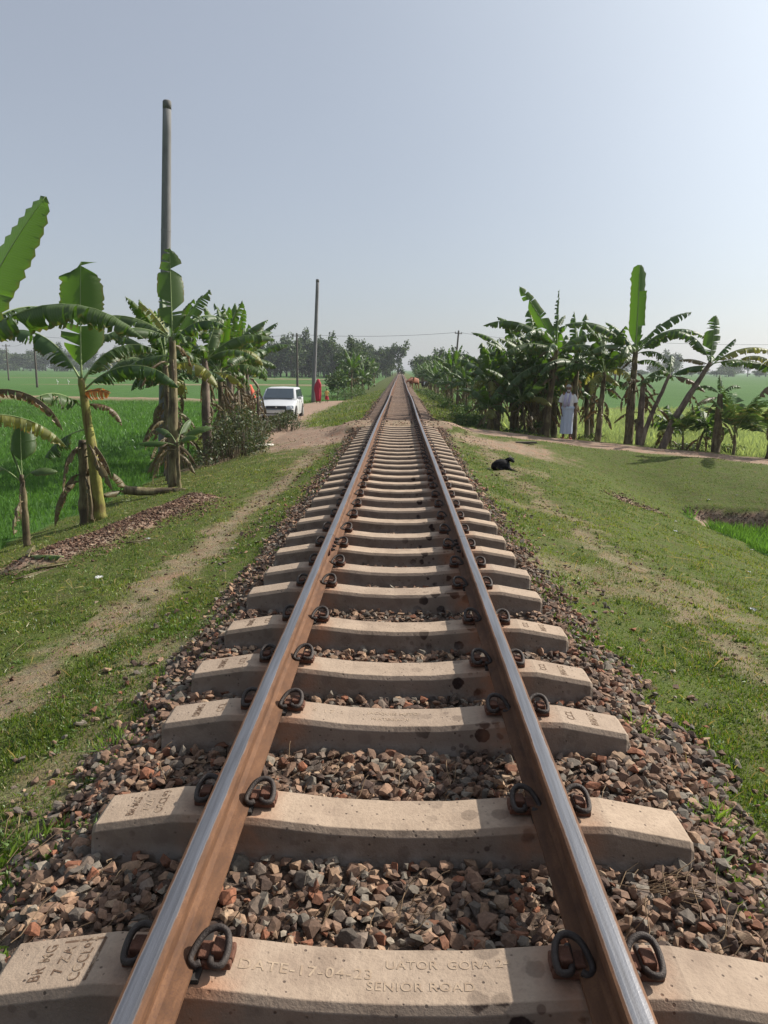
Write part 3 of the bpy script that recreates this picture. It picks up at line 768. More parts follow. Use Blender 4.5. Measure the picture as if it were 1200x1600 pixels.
# ------------------------------------------------------------------ turf, rice, small weeds
def blades(X, Y, Z, h, wd, col, lean=.5, quad=False):
    """one bent triangle pair per blade"""
    n = len(X); a = rng.uniform(0, 2*np.pi, n); la = rng.uniform(0, 2*np.pi, n); ln = np.abs(rng.normal(0, lean, n))
    dx, dy = np.cos(a)*wd, np.sin(a)*wd
    lx, ly = np.cos(la)*ln*h, np.sin(la)*ln*h
    zz = h*np.sqrt(np.clip(1-np.minimum(ln, .95)**2, .1, 1))
    P = np.stack([X-dx, Y-dy, Z, X+dx, Y+dy, Z, X+dx*.7+lx*.4, Y+dy*.7+ly*.4, Z+zz*.6, X+lx, Y+ly, Z+zz], -1).reshape(n, 4, 3)
    F = np.array([[0, 1, 2, 3]])+(np.arange(n)*4)[:, None]
    C = np.repeat(col, 4, 0)
    return P.reshape(-1, 3), F, C
def vis_x(Y, lo, hi):
    return lo, hi
def turf(n, y0, y1, xmin, xmax, hmin, hmax, wid):
    u = rng.rand(n)
    p = 1.35; Y = (y0**(1-p)+u*(y1**(1-p)-y0**(1-p)))**(1/(1-p))
    lim = .56*Y+.9
    X = rng.uniform(np.maximum(xmin, -lim), np.minimum(xmax, lim))
    d, g, pd, b = masks(X, Y)
    cl = fbm(X, Y, 3.2, 3); cl2 = fbm(X+50, Y, 14, 2)
    prob = np.clip(g*1.25-.05, 0, 1)*np.clip(.35+1.5*(cl-.28), .12, 1)*np.clip(.3+1.3*cl2, 0, 1)
    k = rng.rand(n) < prob; X, Y, cl, cl2, d = X[k], Y[k], cl[k], cl2[k], d[k]
    Z = height(X, Y)-.004; s = 1+Y*.034
    h = rng.uniform(hmin, hmax, len(X))*(.55+.9*cl)*np.minimum(s, 1.9)*(1-.4*d); wd = wid*s*rng.uniform(.6, 1.3, len(X))
    base = np.array([[.100, .155, .018]]); yel = np.array([[.185, .225, .030]]); dry = np.array([[.26, .21, .10]]); dk = np.array([[.030, .065, .012]])
    big = np.clip((fbm(X-7, Y+3, .45, 3)-.42)*5, 0, 1)[:, None]
    C = base*(1-big)+yel*big*.75+base*big*.25
    r = rng.rand(len(X), 1); C = C*(.55+.9*cl2[:, None]); C = np.where(r < .11, dry, C); C = np.where((r > .10) & (r < .28), dk, C)
    C = C*rng.uniform(.7, 1.3, (len(X), 1))
    return blades(X, Y, Z, h, wd, C, .75)
def join(sets):
    off = 0; a, b, c = [], [], []
    for V, F, C in sets: a.append(V); b.append(F+off); c.append(C); off += len(V)
    return np.vstack(a), np.vstack(b), np.vstack(c)
V, F, C = join([turf(950000, 1.3, 26, -7, 16, .010, .026, .0038), turf(70000, 1.3, 16, -6, 12, .025, .055, .0024), turf(90000, 24, 70, -9, 9, .03, .06, .006)])
tag(mesh_np('grass', V, F, [M['grass']], C), 'short patchy green turf covering the verges of the track', 'grass', kind='stuff')
# broad little weeds creeping into the ballast shoulders
n = 26000; Y = 1.3+18*rng.rand(n)**1.7; sgn = np.where(rng.rand(n) < .55, -1, 1)
X = sgn*(1.05+.65*rng.rand(n)); cl = fbm(X, Y, 3.3, 3); k = cl > .55; X, Y = X[k], Y[k]
h = rng.uniform(.015, .036, len(X)); C = np.array([[.08, .135, .022]])*rng.uniform(.6, 1.4, (len(X), 1))
V1 = blades(X, Y, height(X, Y, False)+.01, h, rng.uniform(.005, .010, len(X)), C, .9)
# rosettes and dry stalks in the turf
n = 900; Y = 1.6+14*rng.rand(n)**1.4; X = np.where(rng.rand(n) < .5, -1, 1)*(1.45+3.2*rng.rand(n)); d_, g_, p_, b_ = masks(X, Y); k = g_ > .5; X, Y = X[k], Y[k]
per = 9; XX = np.repeat(X, per)+rng.normal(0, .018, len(X)*per); YY = np.repeat(Y, per)+rng.normal(0, .018, len(X)*per); m_ = len(XX)
C = np.repeat(np.array([[.075, .13, .02]])*rng.uniform(.5, 1.4, (len(X), 1)), per, 0)
V3 = blades(XX, YY, height(XX, YY), rng.uniform(.015, .038, m_), rng.uniform(.005, .010, m_), C, 1.1)
n = 5200; Y = 1.4+18*rng.rand(n)**1.3; X = np.where(rng.rand(n) < .5, -1, 1)*(1.3+4*rng.rand(n))
V4 = blades(X, Y, height(X, Y), rng.uniform(.03, .10, n), rng.uniform(.0012, .0022, n), np.array([[.34, .27, .14]])*rng.uniform(.6, 1.3, (n, 1)), 1.2)
# grass tufts in the right-hand stones
tx = []; 
for (a, b, m_) in ((1.38, 1.72, 90), (1.55, 1.95, 120), (1.22, 2.02, 60), (1.44, 2.2, 70), (1.28, 2.75, 70), (1.18, 3.4, 60), (-1.35, 2.6, 40), (-1.3, 3.3, 60), (1.62, 1.75, 90), (1.3, 1.5, 60)):
    tx.append(np.stack([rng.normal(a, .035, m_), rng.normal(b, .035, m_)], -1))
tx = np.vstack(tx); h = rng.uniform(.04, .11, len(tx))
C = np.array([[.16, .25, .05]])*rng.uniform(.6, 1.4, (len(tx), 1))
V2 = blades(tx[:, 0], tx[:, 1], height(tx[:, 0], tx[:, 1], False)+.005, h, rng.uniform(.0025, .004, len(tx)), C, .8)
V, F, C = join([V1, V2, V3, V4]); tag(mesh_np('ballast_weeds', V, F, [M['grass']], C), 'small leafy weeds, tufts and dry stalks on the shoulders and verges', 'weeds', kind='stuff')
# rice: transplanted hills of blades
def rice(x0, x1, y0, y1, step, per, h0, h1, wd, cond, col, seed, lift=0):
    xs = np.arange(x0, x1, step); ys = np.arange(y0, y1, step*1.1)
    A, B = np.meshgrid(xs, ys); A = A.ravel()+rng.normal(0, .03, A.size); B = B.ravel()+rng.normal(0, .03, B.size)
    lim = .56*B+1.5; d, g, pd, b = masks(A, B)
    k = (np.abs(A) < lim) & (pd > .5) & cond(A, B) & (rng.rand(len(A)) < .93); A, B = A[k], B[k]
    A = np.repeat(A, per)+rng.normal(0, .035, len(A)*per); B = np.repeat(B, per)+rng.normal(0, .035, len(B)*per)
    v = fbm(A, B, .35, 3); h = rng.uniform(h0, h1, len(A))*(.75+.5*v)
    C = col[None]*(.75+.5*v[:, None])*rng.uniform(.75, 1.25, (len(A), 1))
    r = rng.rand(len(A), 1); C = np.where(r < .07, C*1.6+.02, C)
    return blades(A, B, height(A, B)-.01, h, wd*rng.uniform(.7, 1.3, len(A)), C, .38)
gcol = np.array([.070, .165, .025])
V, F, C = join([rice(-16, -4.5, 6, 24, .16, 9, .12, .22, .0055, lambda a, b: a < 0, gcol, 1),
                rice(-36, -4, 24, 62, .30, 9, .18, .28, .012, lambda a, b: a < 0, gcol, 2),
                rice(5.6, 10, 9.5, 17, .10, 9, .12, .26, .005, lambda a, b: (a > 0) & (b < 17.5), np.array([.08, .17, .03]), 3)])
tag(mesh_np('rice_plants', V, F, [M['paddy']], C), 'bright green young rice filling the flooded fields', 'rice', kind='stuff')
V, F, C = rice(4.6, 30, 22, 52, .24, 9, .30, .48, .009, lambda a, b: (a > 0) & (b > 17.5), np.array([.25, .31, .17]), 4)
tag(mesh_np('tall_rice_plants', V, F, [M['paddy']], C), 'pale green taller rice in rows behind the banana plants on the right', 'rice', kind='stuff')

# ------------------------------------------------------------------ banana plants
LM = ['leaf', 'leaf_bright', 'leaf_yellow', 'leaf_dead', 'leaf_orange']
def leaf(parent, base, az, el, L, W, droop=60, roll=0, tear=.3, fold=18, sag=25, pet=.16, kind='leaf', seed=0, blunt=False, sweep=.25, N_=30, name='leaf', power=1.35):
    rr = random.Random(seed); mb = MB()
    if tear >= .2 and kind != 'leaf_dead': tear = min(.75, tear*1.25); N_ = int(N_*1.2)
    az, el, dr, roll = R(az), R(el), R(droop), R(roll)
    P = [Vector(base)]; TT = []; ds = L/N_
    for i in range(N_+1):
        t = i/N_; e = el-dr*t**power
        T = Vector((math.cos(e)*math.cos(az), math.cos(e)*math.sin(az), math.sin(e))); TT.append(T)
        P.append(P[-1]+T*ds)
    P = P[:-1]
    S0 = Vector((-math.sin(az), math.cos(az), 0))
    def frame(i):
        T = TT[i]; s = (Matrix.Rotation(roll, 3, T) @ S0); s = (s-T*s.dot(T)).normalized(); return T, s, T.cross(s)
    i0 = max(1, int(pet*N_)); K = 4
    for sg in (-1, 1):
        i = i0
        while i < N_:
            j = i+1
            while j < N_ and rr.random() > tear: j += 1
            ph0 = R(fold+rr.uniform(-14, 14)+(rr.uniform(0, 45) if (tear > .33 and rr.random() < .45) else 0)); b = rr.random(); gap = rr.uniform(.05, .5) if tear > .1 else 0
            cut = 1.0 if rr.random() > tear*.35 else rr.uniform(.55, .9)
            rows = []
            for q in range(i, j+1):
                t = (q-i0)/(N_-i0)
                w_ = W/2*min(1, (t/.16+.05)**.55)*((max(0, 1-((t-.42)/.58)**2.1) if t > .42 else 1)**.6 if not blunt else (1 if t < .86 else max(.05, 1-((t-.86)/.14)**2)**.45))
                w_ *= 1+(.05 if not blunt or t < .8 else .22)*rr.uniform(-1, 1)
                T, s, n = frame(min(q, N_)); row = []
                mid = (i+j)/2; off = (mid-q)*ds*gap
                for k in range(K+1):
                    u = k/K; ph = ph0+R(sag)*u*u*1.3; d = w_*u*cut
                    pl = (.014 if (q % 2) else -.010)*u*(W/.5)
                    row.append(mb.vert(P[q]+s*(sg*math.cos(ph)*d)-n*(math.sin(ph)*d)+n*pl+T*(d*sweep+off*u), (t, u*cut if cut == 1 else u, b)))
                rows.append(row)
            for a_, b_ in zip(rows[:-1], rows[1:]):
                for k in range(K):
                    mb.face((a_[k], a_[k+1], b_[k+1], b_[k]) if sg < 0 else (b_[k], b_[k+1], a_[k+1], a_[k]), 0)
            i = j
    st = 3; pts = [P[k] for k in range(0, N_, st)]+[P[N_]]
    rad = [max(.003, (.020*(1-.9*(k/(len(pts)-1))**.7))*(L/1.8)**.6) for k in range(len(pts))]
    mb.tube(pts, rad, 5, 1)
    return mb.build(name, [M[kind], M['stem' if kind in ('leaf_dead', 'leaf_orange') else 'rib']], parent)
def stem(parent, path, r0, r1, m='stem', name='pseudostem', seed=0):
    rr = random.Random(seed); mb = MB(); pts = catmull(path, 5); n = len(pts)
    pts = [p+Vector((rr.uniform(-.008, .008), rr.uniform(-.008, .008), 0)) for p in pts]
    rad = [(r0*(1-i/(n-1))**.8+r1*(1-(1-i/(n-1))**.8))*(1+rr.uniform(-.05, .05)) for i in range(n)]; rad[0] *= 1.12
    mb.tube(pts, rad, 12, 0, wob=.05)
    return mb.build(name, [M[m]], parent)
def skirt(root, top, h0, n, seed, length=(.5, 1.0), r=.12):
    """withered leaves hanging down round the stem"""
    rr = random.Random(seed)
    for k in range(n):
        a = rr.uniform(0, 360); z = rr.uniform(h0*.45, h0*.98); t = z/h0
        leaf(root, (top[0]*t+math.cos(R(a))*r*.5, top[1]*t+math.sin(R(a))*r*.5, z), a, rr.uniform(-20, 35), rr.uniform(*length), rr.uniform(.10, .24), rr.uniform(80, 120), rr.uniform(-30, 30),
             .6, 50, 30, .1, 'leaf_dead', seed*31+k, N_=14, name='dead_leaf', power=.5)
def banana(x, y, hgt, label, seed, leaves=None, lean=(0, 0), n=8, m='stem', r0=.11, L=1.7, W=.42, dead=3, group=None, rz=None, base=None, droopy=1.0):
    rr = random.Random(seed); z = hz(x, y)-.03 if base is None else base
    root = thing('banana_plant', label, 'banana plant', (x, y, z), 0, group)
    top = (lean[0], lean[1], hgt)
    stem(root, [(0, 0, 0), (lean[0]*.25, lean[1]*.25, hgt*.35), (lean[0]*.65, lean[1]*.65, hgt*.7), top], r0, r0*.48, m, seed=seed)
    if leaves is None:
        leaves = []; a0 = rr.uniform(0, 360)
        for k in range(n):
            age = k/(n-1)
            leaves.append(dict(az=a0+k*137.5+rr.uniform(-15, 15), el=84-age*62+rr.uniform(-8, 8), L=L*(.75+.35*math.sin(math.pi*min(1, age*1.1+.15)))*rr.uniform(.85, 1.1),
                               W=W*rr.uniform(.8, 1.1), droop=(18+75*age+rr.uniform(-8, 15))*droopy, tear=.12+.4*age*rr.random()+.1, kind='leaf_bright' if k == 0 else ('leaf_yellow' if (age > .8 and rr.random() < .3) else 'leaf')))
    for k, d in enumerate(leaves):
        d = dict(d); dz = d.pop('dz', 0); off = d.pop('off', (0, 0))
        leaf(root, (top[0]+off[0], top[1]+off[1], top[2]-.06+dz-.03*(k % 3)), seed=seed*17+k, **d)
    if dead: skirt(root, top, hgt, dead, seed, r=r0)
    return root
D = dict
# left row, near to far
banana(-5.55, 9.75, 2.72, 'banana plant at the left edge with a tall upright leaf and long arching leaf', 1, [
    D(az=2, el=63, L=2.3, W=.80, droop=14, roll=55, tear=.045, fold=9, sag=5, kind='leaf_bright', pet=.12, sweep=.3),
    D(az=-8, el=42, L=2.8, W=.58, droop=88, roll=-14, tear=.5, fold=30, sag=38, pet=.12),
    D(az=55, el=58, L=1.7, W=.4, droop=75, tear=.5, fold=30), D(az=170, el=50, L=1.8, W=.5, droop=70), D(az=230, el=40, L=1.8, W=.5, droop=80),
    D(az=110, el=70, L=1.6, W=.5, droop=40), D(az=20, el=10, L=1.35, W=.34, droop=70, kind='leaf_yellow', tear=.5, fold=40, dz=-.75),
    D(az=5, el=25, L=1.5, W=.22, droop=105, kind='leaf_dead', tear=.7, fold=55, dz=-.5), D(az=-60, el=25, L=1.1, W=.4, droop=60, dz=-.3)], dead=4)
banana(-4.66, 11.75, 2.2, 'banana plant with yellow green stem and a broad upright leaf, beside a dark stem', 2, [
    D(az=84, el=86, L=1.8, W=.66, droop=6, roll=12, tear=.17, fold=10, sag=10, kind='leaf_bright', blunt=True, pet=.14, sweep=.3),
    D(az=-5, el=44, L=1.75, W=.44, droop=100, tear=.45, fold=30, sag=30, dz=-.12), D(az=15, el=66, L=1.45, W=.36, droop=100, tear=.5, fold=30),
    D(az=165, el=62, L=1.75, W=.5, droop=85, tear=.3, fold=25), D(az=250, el=35, L=1.0, W=.42, droop=60, dz=-.35), D(az=200, el=-15, L=.75, W=.42, droop=50, dz=-.65, pet=.3),
    D(az=60, el=50, L=1.5, W=.4, droop=70, tear=.5), D(az=-20, el=12, L=.52, W=.28, droop=30, kind='leaf_orange', tear=.25, dz=-.12, roll=50, pet=.08),
    D(az=-10, el=-40, L=.8, W=.16, droop=45, kind='leaf_dead', tear=.6, dz=-.75, fold=50), D(az=10, el=15, L=.75, W=.2, droop=110, kind='leaf_dead', tear=.6, dz=-.35)],
    lean=(-.16, 0), m='stem_green', r0=.095, dead=0)
q = banana(-4.93, 11.9, 1.35, 'dark dead banana stem leaning against the yellow green one', 3, [
    D(az=200, el=-30, L=.5, W=.15, droop=60, kind='leaf_dead', tear=.6, fold=50, N_=14)], m='stem', r0=.12, dead=9); q['category'] = 'dead banana stem'
banana(-4.46, 15.1, 2.95, 'banana plant in front of the thick concrete pole with ragged upright leaf', 4, [
    D(az=100, el=87, L=1.75, W=.54, droop=6, tear=.19, fold=8, sag=8, roll=0, pet=.1), D(az=8, el=62, L=1.25, W=.40, droop=22, roll=45, tear=.2, fold=12),
    D(az=170, el=62, L=1.05, W=.36, droop=30, roll=-40, tear=.55, kind='leaf_yellow'), D(az=182, el=40, L=1.75, W=.42, droop=70, tear=.3, fold=28),
    D(az=-20, el=45, L=1.35, W=.40, droop=80, tear=.3, fold=28), D(az=60, el=50, L=1.6, W=.42, droop=70), D(az=215, el=28, L=1.5, W=.4, droop=75, tear=.4), D(az=300, el=30, L=1.0, W=.34, droop=80, tear=.4),
    D(az=185, el=5, L=1.3, W=.36, droop=70, dz=-.25, tear=.5)],
    lean=(.08, 0), m='stem', r0=.115, dead=4)
banana(-4.27, 14.75, .95, 'young banana sucker with light green leaves at the foot of the pole side plant', 5, [
    D(az=10, el=55, L=.8, W=.30, droop=70, kind='leaf_bright', tear=.1, pet=.3), D(az=185, el=20, L=.75, W=.24, droop=40, kind='leaf_bright', tear=.1, pet=.3),
    D(az=-40, el=50, L=.75, W=.28, droop=75, kind='leaf_bright', tear=.1, pet=.3), D(az=80, el=60, L=.8, W=.26, droop=60, kind='leaf', tear=.1, pet=.3), D(az=150, el=62, L=.7, W=.26, droop=80, tear=.1, pet=.3)],
    r0=.045, dead=2, L=.8)
banana(-5.25, 10.55, 1.05, 'small young banana with one upright leaf standing at the edge of the rice field', 6, [
    D(az=95, el=86, L=.80, W=.42, droop=8, tear=.06, fold=8, pet=.35), D(az=0, el=50, L=.58, W=.24, droop=85, tear=.1, pet=.3), D(az=190, el=48, L=.95, W=.26, droop=70, tear=.1, pet=.3), D(az=150, el=70, L=.5, W=.05, droop=20, tear=.1)],
    r0=.055, dead=2)
banana(-5.28, 9.25, .95, 'cut pale banana stem with drooping dry strips at the very left edge', 7, [
    D(az=0, el=60, L=.35, W=.06, droop=140, kind='leaf_dead', tear=.3, N_=12), D(az=200, el=60, L=.5, W=.12, droop=120, kind='leaf_dead', tear=.3, N_=12)], m='stem_grey', r0=.075, dead=2)
banana(-4.9, 19.6, 2.7, 'banana plant with a stout pale trunk beside the dark bush', 8, [
    D(az=5, el=48, L=2.0, W=.5, droop=75, tear=.3, fold=25), D(az=150, el=60, L=1.7, W=.5, droop=50), D(az=60, el=75, L=1.6, W=.5, droop=40), D(az=-25, el=30, L=1.7, W=.42, droop=70, tear=.4),
    D(az=200, el=30, L=1.7, W=.45, droop=70), D(az=280, el=45, L=1.5, W=.42, droop=80), D(az=330, el=10, L=1.4, W=.35, droop=60, kind='leaf_yellow', dz=-.3)], m='stem_grey', r0=.14, dead=5)
banana(-5.2, 17.3, 2.6, 'banana plant hidden behind the concrete pole, only its arching leaves showing', 10, n=11, dead=6, L=1.9, W=.48, droopy=1.2)
names = ['banana plant just behind the stout trunked one, among brown hanging leaves', 'tall banana plant behind the dark bush with a leaf pointing at the sky', 'banana plant behind the dark bush, second before the white car',
         'bushy banana plant next before the white car', 'banana plant overhanging the white car with its drooping leaves', 'short banana plant hidden in the row between pole and bush', 'banana plant deep in the row behind the pole']
for k, (x, y, h, n_, d) in enumerate([(-4.95, 21.6, 2.45, 9, 6), (-5.1, 23.6, 2.85, 8, 6), (-5.5, 25.4, 2.55, 9, 7), (-5.6, 27.6, 2.5, 9, 6), (-5.9, 30.6, 2.45, 9, 6), (-5.6, 18.5, 2.3, 8, 4), (-6.1, 20.4, 2.6, 8, 4)]):
    banana(x, y, h, names[k], 20+k, n=n_+3, dead=d+6, L=1.85, W=.56, droopy=1.15, lean=(random.uniform(-.2, .2), 0), m=random.choice(['stem', 'stem_grey', 'stem']), r0=.12)

DS = ['bare dead banana stem between the stout trunk and the dark bush', 'broken dead banana stem in the row behind the dark bush', 'dead banana stem hung with brown leaves behind the dark bush', 'last dead banana stem before the white car', 'thin dead banana stem right behind the concrete pole', 'short dead banana stem behind the ragged upright leaf plant']
for k, (x, y, h) in enumerate(((-4.75, 20.9, 1.5), (-4.8, 23.1, 1.7), (-5.0, 24.6, 1.5), (-5.3, 29.0, 1.6), (-5.6, 19.7, 1.4), (-5.0, 16.6, 1.3))):
    banana(x, y, h, DS[k], 130+k, [D(az=40*k, el=0, L=.7, W=.2, droop=80, kind='leaf_dead', tear=.6, fold=50, N_=14)], dead=14, r0=.07, m='stem_grey' if k % 2 else 'stem')['category'] = 'dead banana stem'
# right-hand grove behind the path
banana(4.75, 25.2, 3.2, 'banana plant left of the standing man, its long bright leaf slanting up leftwards', 40, [
    D(az=150, el=62, L=2.45, W=.46, droop=14, roll=-60, tear=.16, fold=8, sag=8, kind='leaf_bright', pet=.08), D(az=178, el=50, L=2.7, W=.58, droop=78, tear=.5, fold=30, sag=35),
    D(az=80, el=84, L=2.0, W=.34, droop=12, tear=.5, fold=40, roll=30), D(az=200, el=20, L=2.2, W=.5, droop=70, tear=.3), D(az=190, el=-5, L=2.0, W=.5, droop=60, dz=-.35), D(az=0, el=45, L=1.9, W=.5, droop=75, tear=.4),
    D(az=-30, el=20, L=2.0, W=.5, droop=75, tear=.4), D(az=250, el=25, L=1.9, W=.5, droop=85), D(az=120, el=40, L=1.9, W=.5, droop=60), D(az=225, el=50, L=1.9, W=.48, droop=90), D(az=300, el=40, L=1.7, W=.46, droop=90, dz=-.2)],
    lean=(.25, 0), r0=.13, dead=7)
banana(5.75, 25.6, 3.0, 'banana plant right behind the standing man', 41, [
    D(az=100, el=80, L=1.7, W=.42, droop=12, roll=10, tear=.2, kind='leaf_bright'), D(az=60, el=74, L=1.8, W=.42, droop=20, tear=.2), D(az=10, el=58, L=2.0, W=.44, droop=70, tear=.5), D(az=-10, el=30, L=1.9, W=.42, droop=70),
    D(az=180, el=40, L=2.0, W=.5, droop=75), D(az=215, el=22, L=1.9, W=.5, droop=85), D(az=260, el=35, L=1.6, W=.5, droop=85), D(az=330, el=5, L=1.6, W=.42, droop=60, kind='leaf_yellow', dz=-.2)], r0=.13, dead=7)
banana(7.2, 24.35, 3.1, 'banana plant with one tall vertical bright leaf, right of the standing man', 42, [
    D(az=92, el=89, L=2.6, W=.48, droop=3, roll=0, tear=.08, fold=5, sag=4, kind='leaf_bright', blunt=True, pet=.12, sweep=.1), D(az=176, el=50, L=2.5, W=.54, droop=70, tear=.3, fold=25),
    D(az=168, el=66, L=1.4, W=.4, droop=50, tear=.2), D(az=8, el=56, L=2.2, W=.5, droop=50, tear=.35, roll=30), D(az=0, el=38, L=1.8, W=.4, droop=40, tear=.3), D(az=-5, el=52, L=2.4, W=.46, droop=95, tear=.6),
    D(az=195, el=25, L=1.8, W=.5, droop=70), D(az=240, el=30, L=1.6, W=.5, droop=90), D(az=320, el=20, L=1.3, W=.4, droop=90, tear=.5)], lean=(.05, 0), m='stem', r0=.15, dead=12)
q = banana(7.5, 24.2, 2.2, 'thick brown banana trunk wrapped in dead leaves, beside the vertical bright leaf', 43, [D(az=20, el=50, L=1.4, W=.32, droop=120, tear=.5, kind='leaf'), D(az=200, el=30, L=.9, W=.3, droop=100, kind='leaf_dead', tear=.6)], m='stem_grey', r0=.13, dead=12)
banana(7.45, 23.9, 2.3, 'slim banana plant leaning right with small dark leaves, left of the strongly leaning trunk', 44, [
    D(az=150, el=60, L=1.3, W=.36, droop=100, tear=.5), D(az=5, el=35, L=1.3, W=.34, droop=60, tear=.4), D(az=185, el=15, L=1.1, W=.34, droop=70), D(az=-20, el=0, L=1.2, W=.34, droop=60, kind='leaf_dead'), D(az=70, el=60, L=1.2, W=.34, droop=60)],
    lean=(.75, 0), m='stem_grey', r0=.085, dead=2)
banana(8.0, 23.55, 2.65, 'banana plant with the most strongly leaning trunk, crown over the far field', 45, [
    D(az=60, el=80, L=1.5, W=.62, droop=10, tear=.25, roll=20), D(az=175, el=72, L=2.3, W=.5, droop=120, tear=.45, fold=30), D(az=-2, el=42, L=2.1, W=.40, droop=75, tear=.35, kind='leaf_yellow'), D(az=5, el=15, L=2.0, W=.44, droop=45, tear=.3),
    D(az=185, el=25, L=1.0, W=.3, droop=40, kind='leaf_dead'), D(az=190, el=5, L=1.2, W=.38, droop=40), D(az=250, el=40, L=1.1, W=.3, droop=90), D(az=10, el=55, L=1.1, W=.35, droop=20, tear=.3)],
    lean=(1.25, 0), m='stem_grey', r0=.12, dead=3)
q = banana(9.3, 22.75, 1.75, 'short banana plant with a thick dark trunk, left of the fan leaved palm', 46, [
    D(az=160, el=60, L=.9, W=.25, droop=120, tear=.7), D(az=20, el=60, L=.9, W=.25, droop=100, tear=.7), D(az=200, el=10, L=.9, W=.3, droop=60, kind='leaf_dead'), D(az=80, el=80, L=.7, W=.2, droop=40)], m='stem', r0=.14, dead=6)
banana(10.35, 21.6, 2.3, 'banana plant at the right edge with a dark bent trunk', 47, [
    D(az=95, el=84, L=1.9, W=.42, droop=8, tear=.3), D(az=175, el=42, L=1.7, W=.4, droop=70, tear=.4), D(az=185, el=60, L=1.6, W=.36, droop=90, tear=.4, kind='leaf_yellow'), D(az=0, el=40, L=1.7, W=.4, droop=70),
    D(az=200, el=-10, L=1.0, W=.4, droop=50, kind='leaf_dead'), D(az=260, el=30, L=1.3, W=.4, droop=70)], lean=(.2, 0), m='stem', r0=.12, dead=5)
names = ['banana plant in the shaded middle of the grove, farthest back', 'leafy banana plant at the left end of the shaded grove', 'slender banana plant at the left end of the grove beside the path',
         'banana plant between the standing man and the vertical leaf', 'back row banana plant between the standing man and the vertical leaf', 'low banana sucker behind the leaning trunks', 'low leafy banana sucker just left of the short thick trunk',
         'dark banana plant directly left of the man in the grove', 'banana plant filling the dim back of the grove left of the man', 'low banana sucker under the left end of the grove', 'broad dark banana plant in the back row behind the long slanting leaf', 'drooping banana plant in the back row, left end', 'drooping banana plant two steps behind the standing man',
         'slim banana plant left of the man with hanging dark leaves', 'back row banana plant half way from the man to the vertical leaf', 'low drooping banana plant in front of the dark heart of the grove']
for k, (x, y, h, n_, d, L_) in enumerate([(5.0, 27.6, 3.1, 9, 6, 1.9), (3.9, 26.8, 2.1, 9, 6, 1.8), (3.15, 26.2, 1.9, 8, 4, 1.4), (6.35, 24.75, 2.45, 9, 6, 1.8), (6.6, 27.2, 2.4, 8, 5, 1.6), (8.6, 24.6, .9, 6, 1, .9), (8.95, 23.3, .8, 6, 1, .8),
                                         (4.45, 26.0, 2.3, 9, 7, 1.8), (5.4, 26.9, 2.4, 9, 7, 1.8), (2.9, 25.2, 1.0, 6, 2, .9),
      (4.3, 28.4, 2.4, 10, 9, 2.1), (3.5, 28.2, 1.6, 10, 8, 1.9), (5.6, 28.2, 2.4, 10, 9, 2.1), (4.95, 26.3, 1.7, 9, 9, 1.9), (6.9, 28.0, 2.2, 9, 7, 1.8), (4.2, 25.5, 1.5, 8, 6, 1.6)]):
    banana(x, y, h, names[k], 60+k, n=n_+3, dead=d+4, L=L_, W=.56, droopy=1.25, lean=(random.uniform(-.25, .25), 0), r0=.11 if h > 1.5 else .05)
# repeats: prototypes copied down both sides of the line
protos = [banana(0, 0, h, 'x', 80+k, n=14, dead=7, L=1.6, W=.5, r0=.09, base=0, droopy=1.1) for k, h in enumerate((2.0, 2.4, 1.7))]
GR = 'banana plants in the long hedge right of the track'
rr = random.Random(3); first = set()
def put_banana(k, x, y, s, label, group):
    o = protos[k]
    if k in first: o = copy_tree(o)
    first.add(k)
    o.location = (x, y, hz(x, y)-.05); o.rotation_euler = (0, 0, rr.uniform(0, 6.3)); o.scale = (s, s, s*rr.uniform(.9, 1.1))
    o['label'] = label; o['group'] = group
yb = 28.0; i = 0
while yb < 140:
    for xx in ((4.3, 3.3) if yb < 60 else (3.9, 3.2)):
        x = xx+rr.uniform(-.45, .55)+(.6 if yb < 34 else 0)
        put_banana(i % 3, x, yb+rr.uniform(-.5, .5), rr.uniform(.72, 1.08)*(.8 if xx < 3.4 else 1), 'one of the dense banana plants lining the right of the track past the path', GR); i += 1
    yb += 1.9+yb*.018
for (x, y) in ((-4.1, 66), (-3.6, 74), (-4.4, 82), (-3.7, 92), (-4.2, 104), (-3.9, 118)):
    put_banana(i % 3, x, y, rr.uniform(.85, 1.2), 'one of the distant banana plants left of the track beyond the cart track', 'banana plants far left of the track'); i += 1
# ------------------------------------------------------------------ trees, bushes, palms
def leaf_cloud(mb, c, rad, n, size, cols, rg, lobes=9, ws=1.0):
    """leaf sprays spread through several uneven clumps"""
    L = [(np.array(c)+rg.normal(0, .42, 3)*np.array(rad), np.array(rad)*rg.uniform(.30, .55)) for _ in range(lobes)]
    for k in range(n):
        lc, lr = L[rg.randint(len(L))]
        d = rg.normal(size=3); d /= np.linalg.norm(d); p = lc+d*lr*rg.uniform(.35, 1.05)
        a = rg.normal(size=3); a /= np.linalg.norm(a); b = np.cross(a, rg.normal(size=3)); b /= np.linalg.norm(b)
        s = size*rg.uniform(.5, 1.3); col = cols[rg.randint(len(cols))]*rg.uniform(.6, 1.3)
        ids = [mb.vert(p+a*s, col), mb.vert(p+b*s*.5*ws, col), mb.vert(p-a*s*.8, col), mb.vert(p-b*s*.5*ws, col)]
        mb.face(ids, 0)
TC = [np.array(c) for c in ((.030, .060, .018), (.045, .085, .022), (.065, .105, .03), (.09, .125, .04), (.025, .045, .015))]
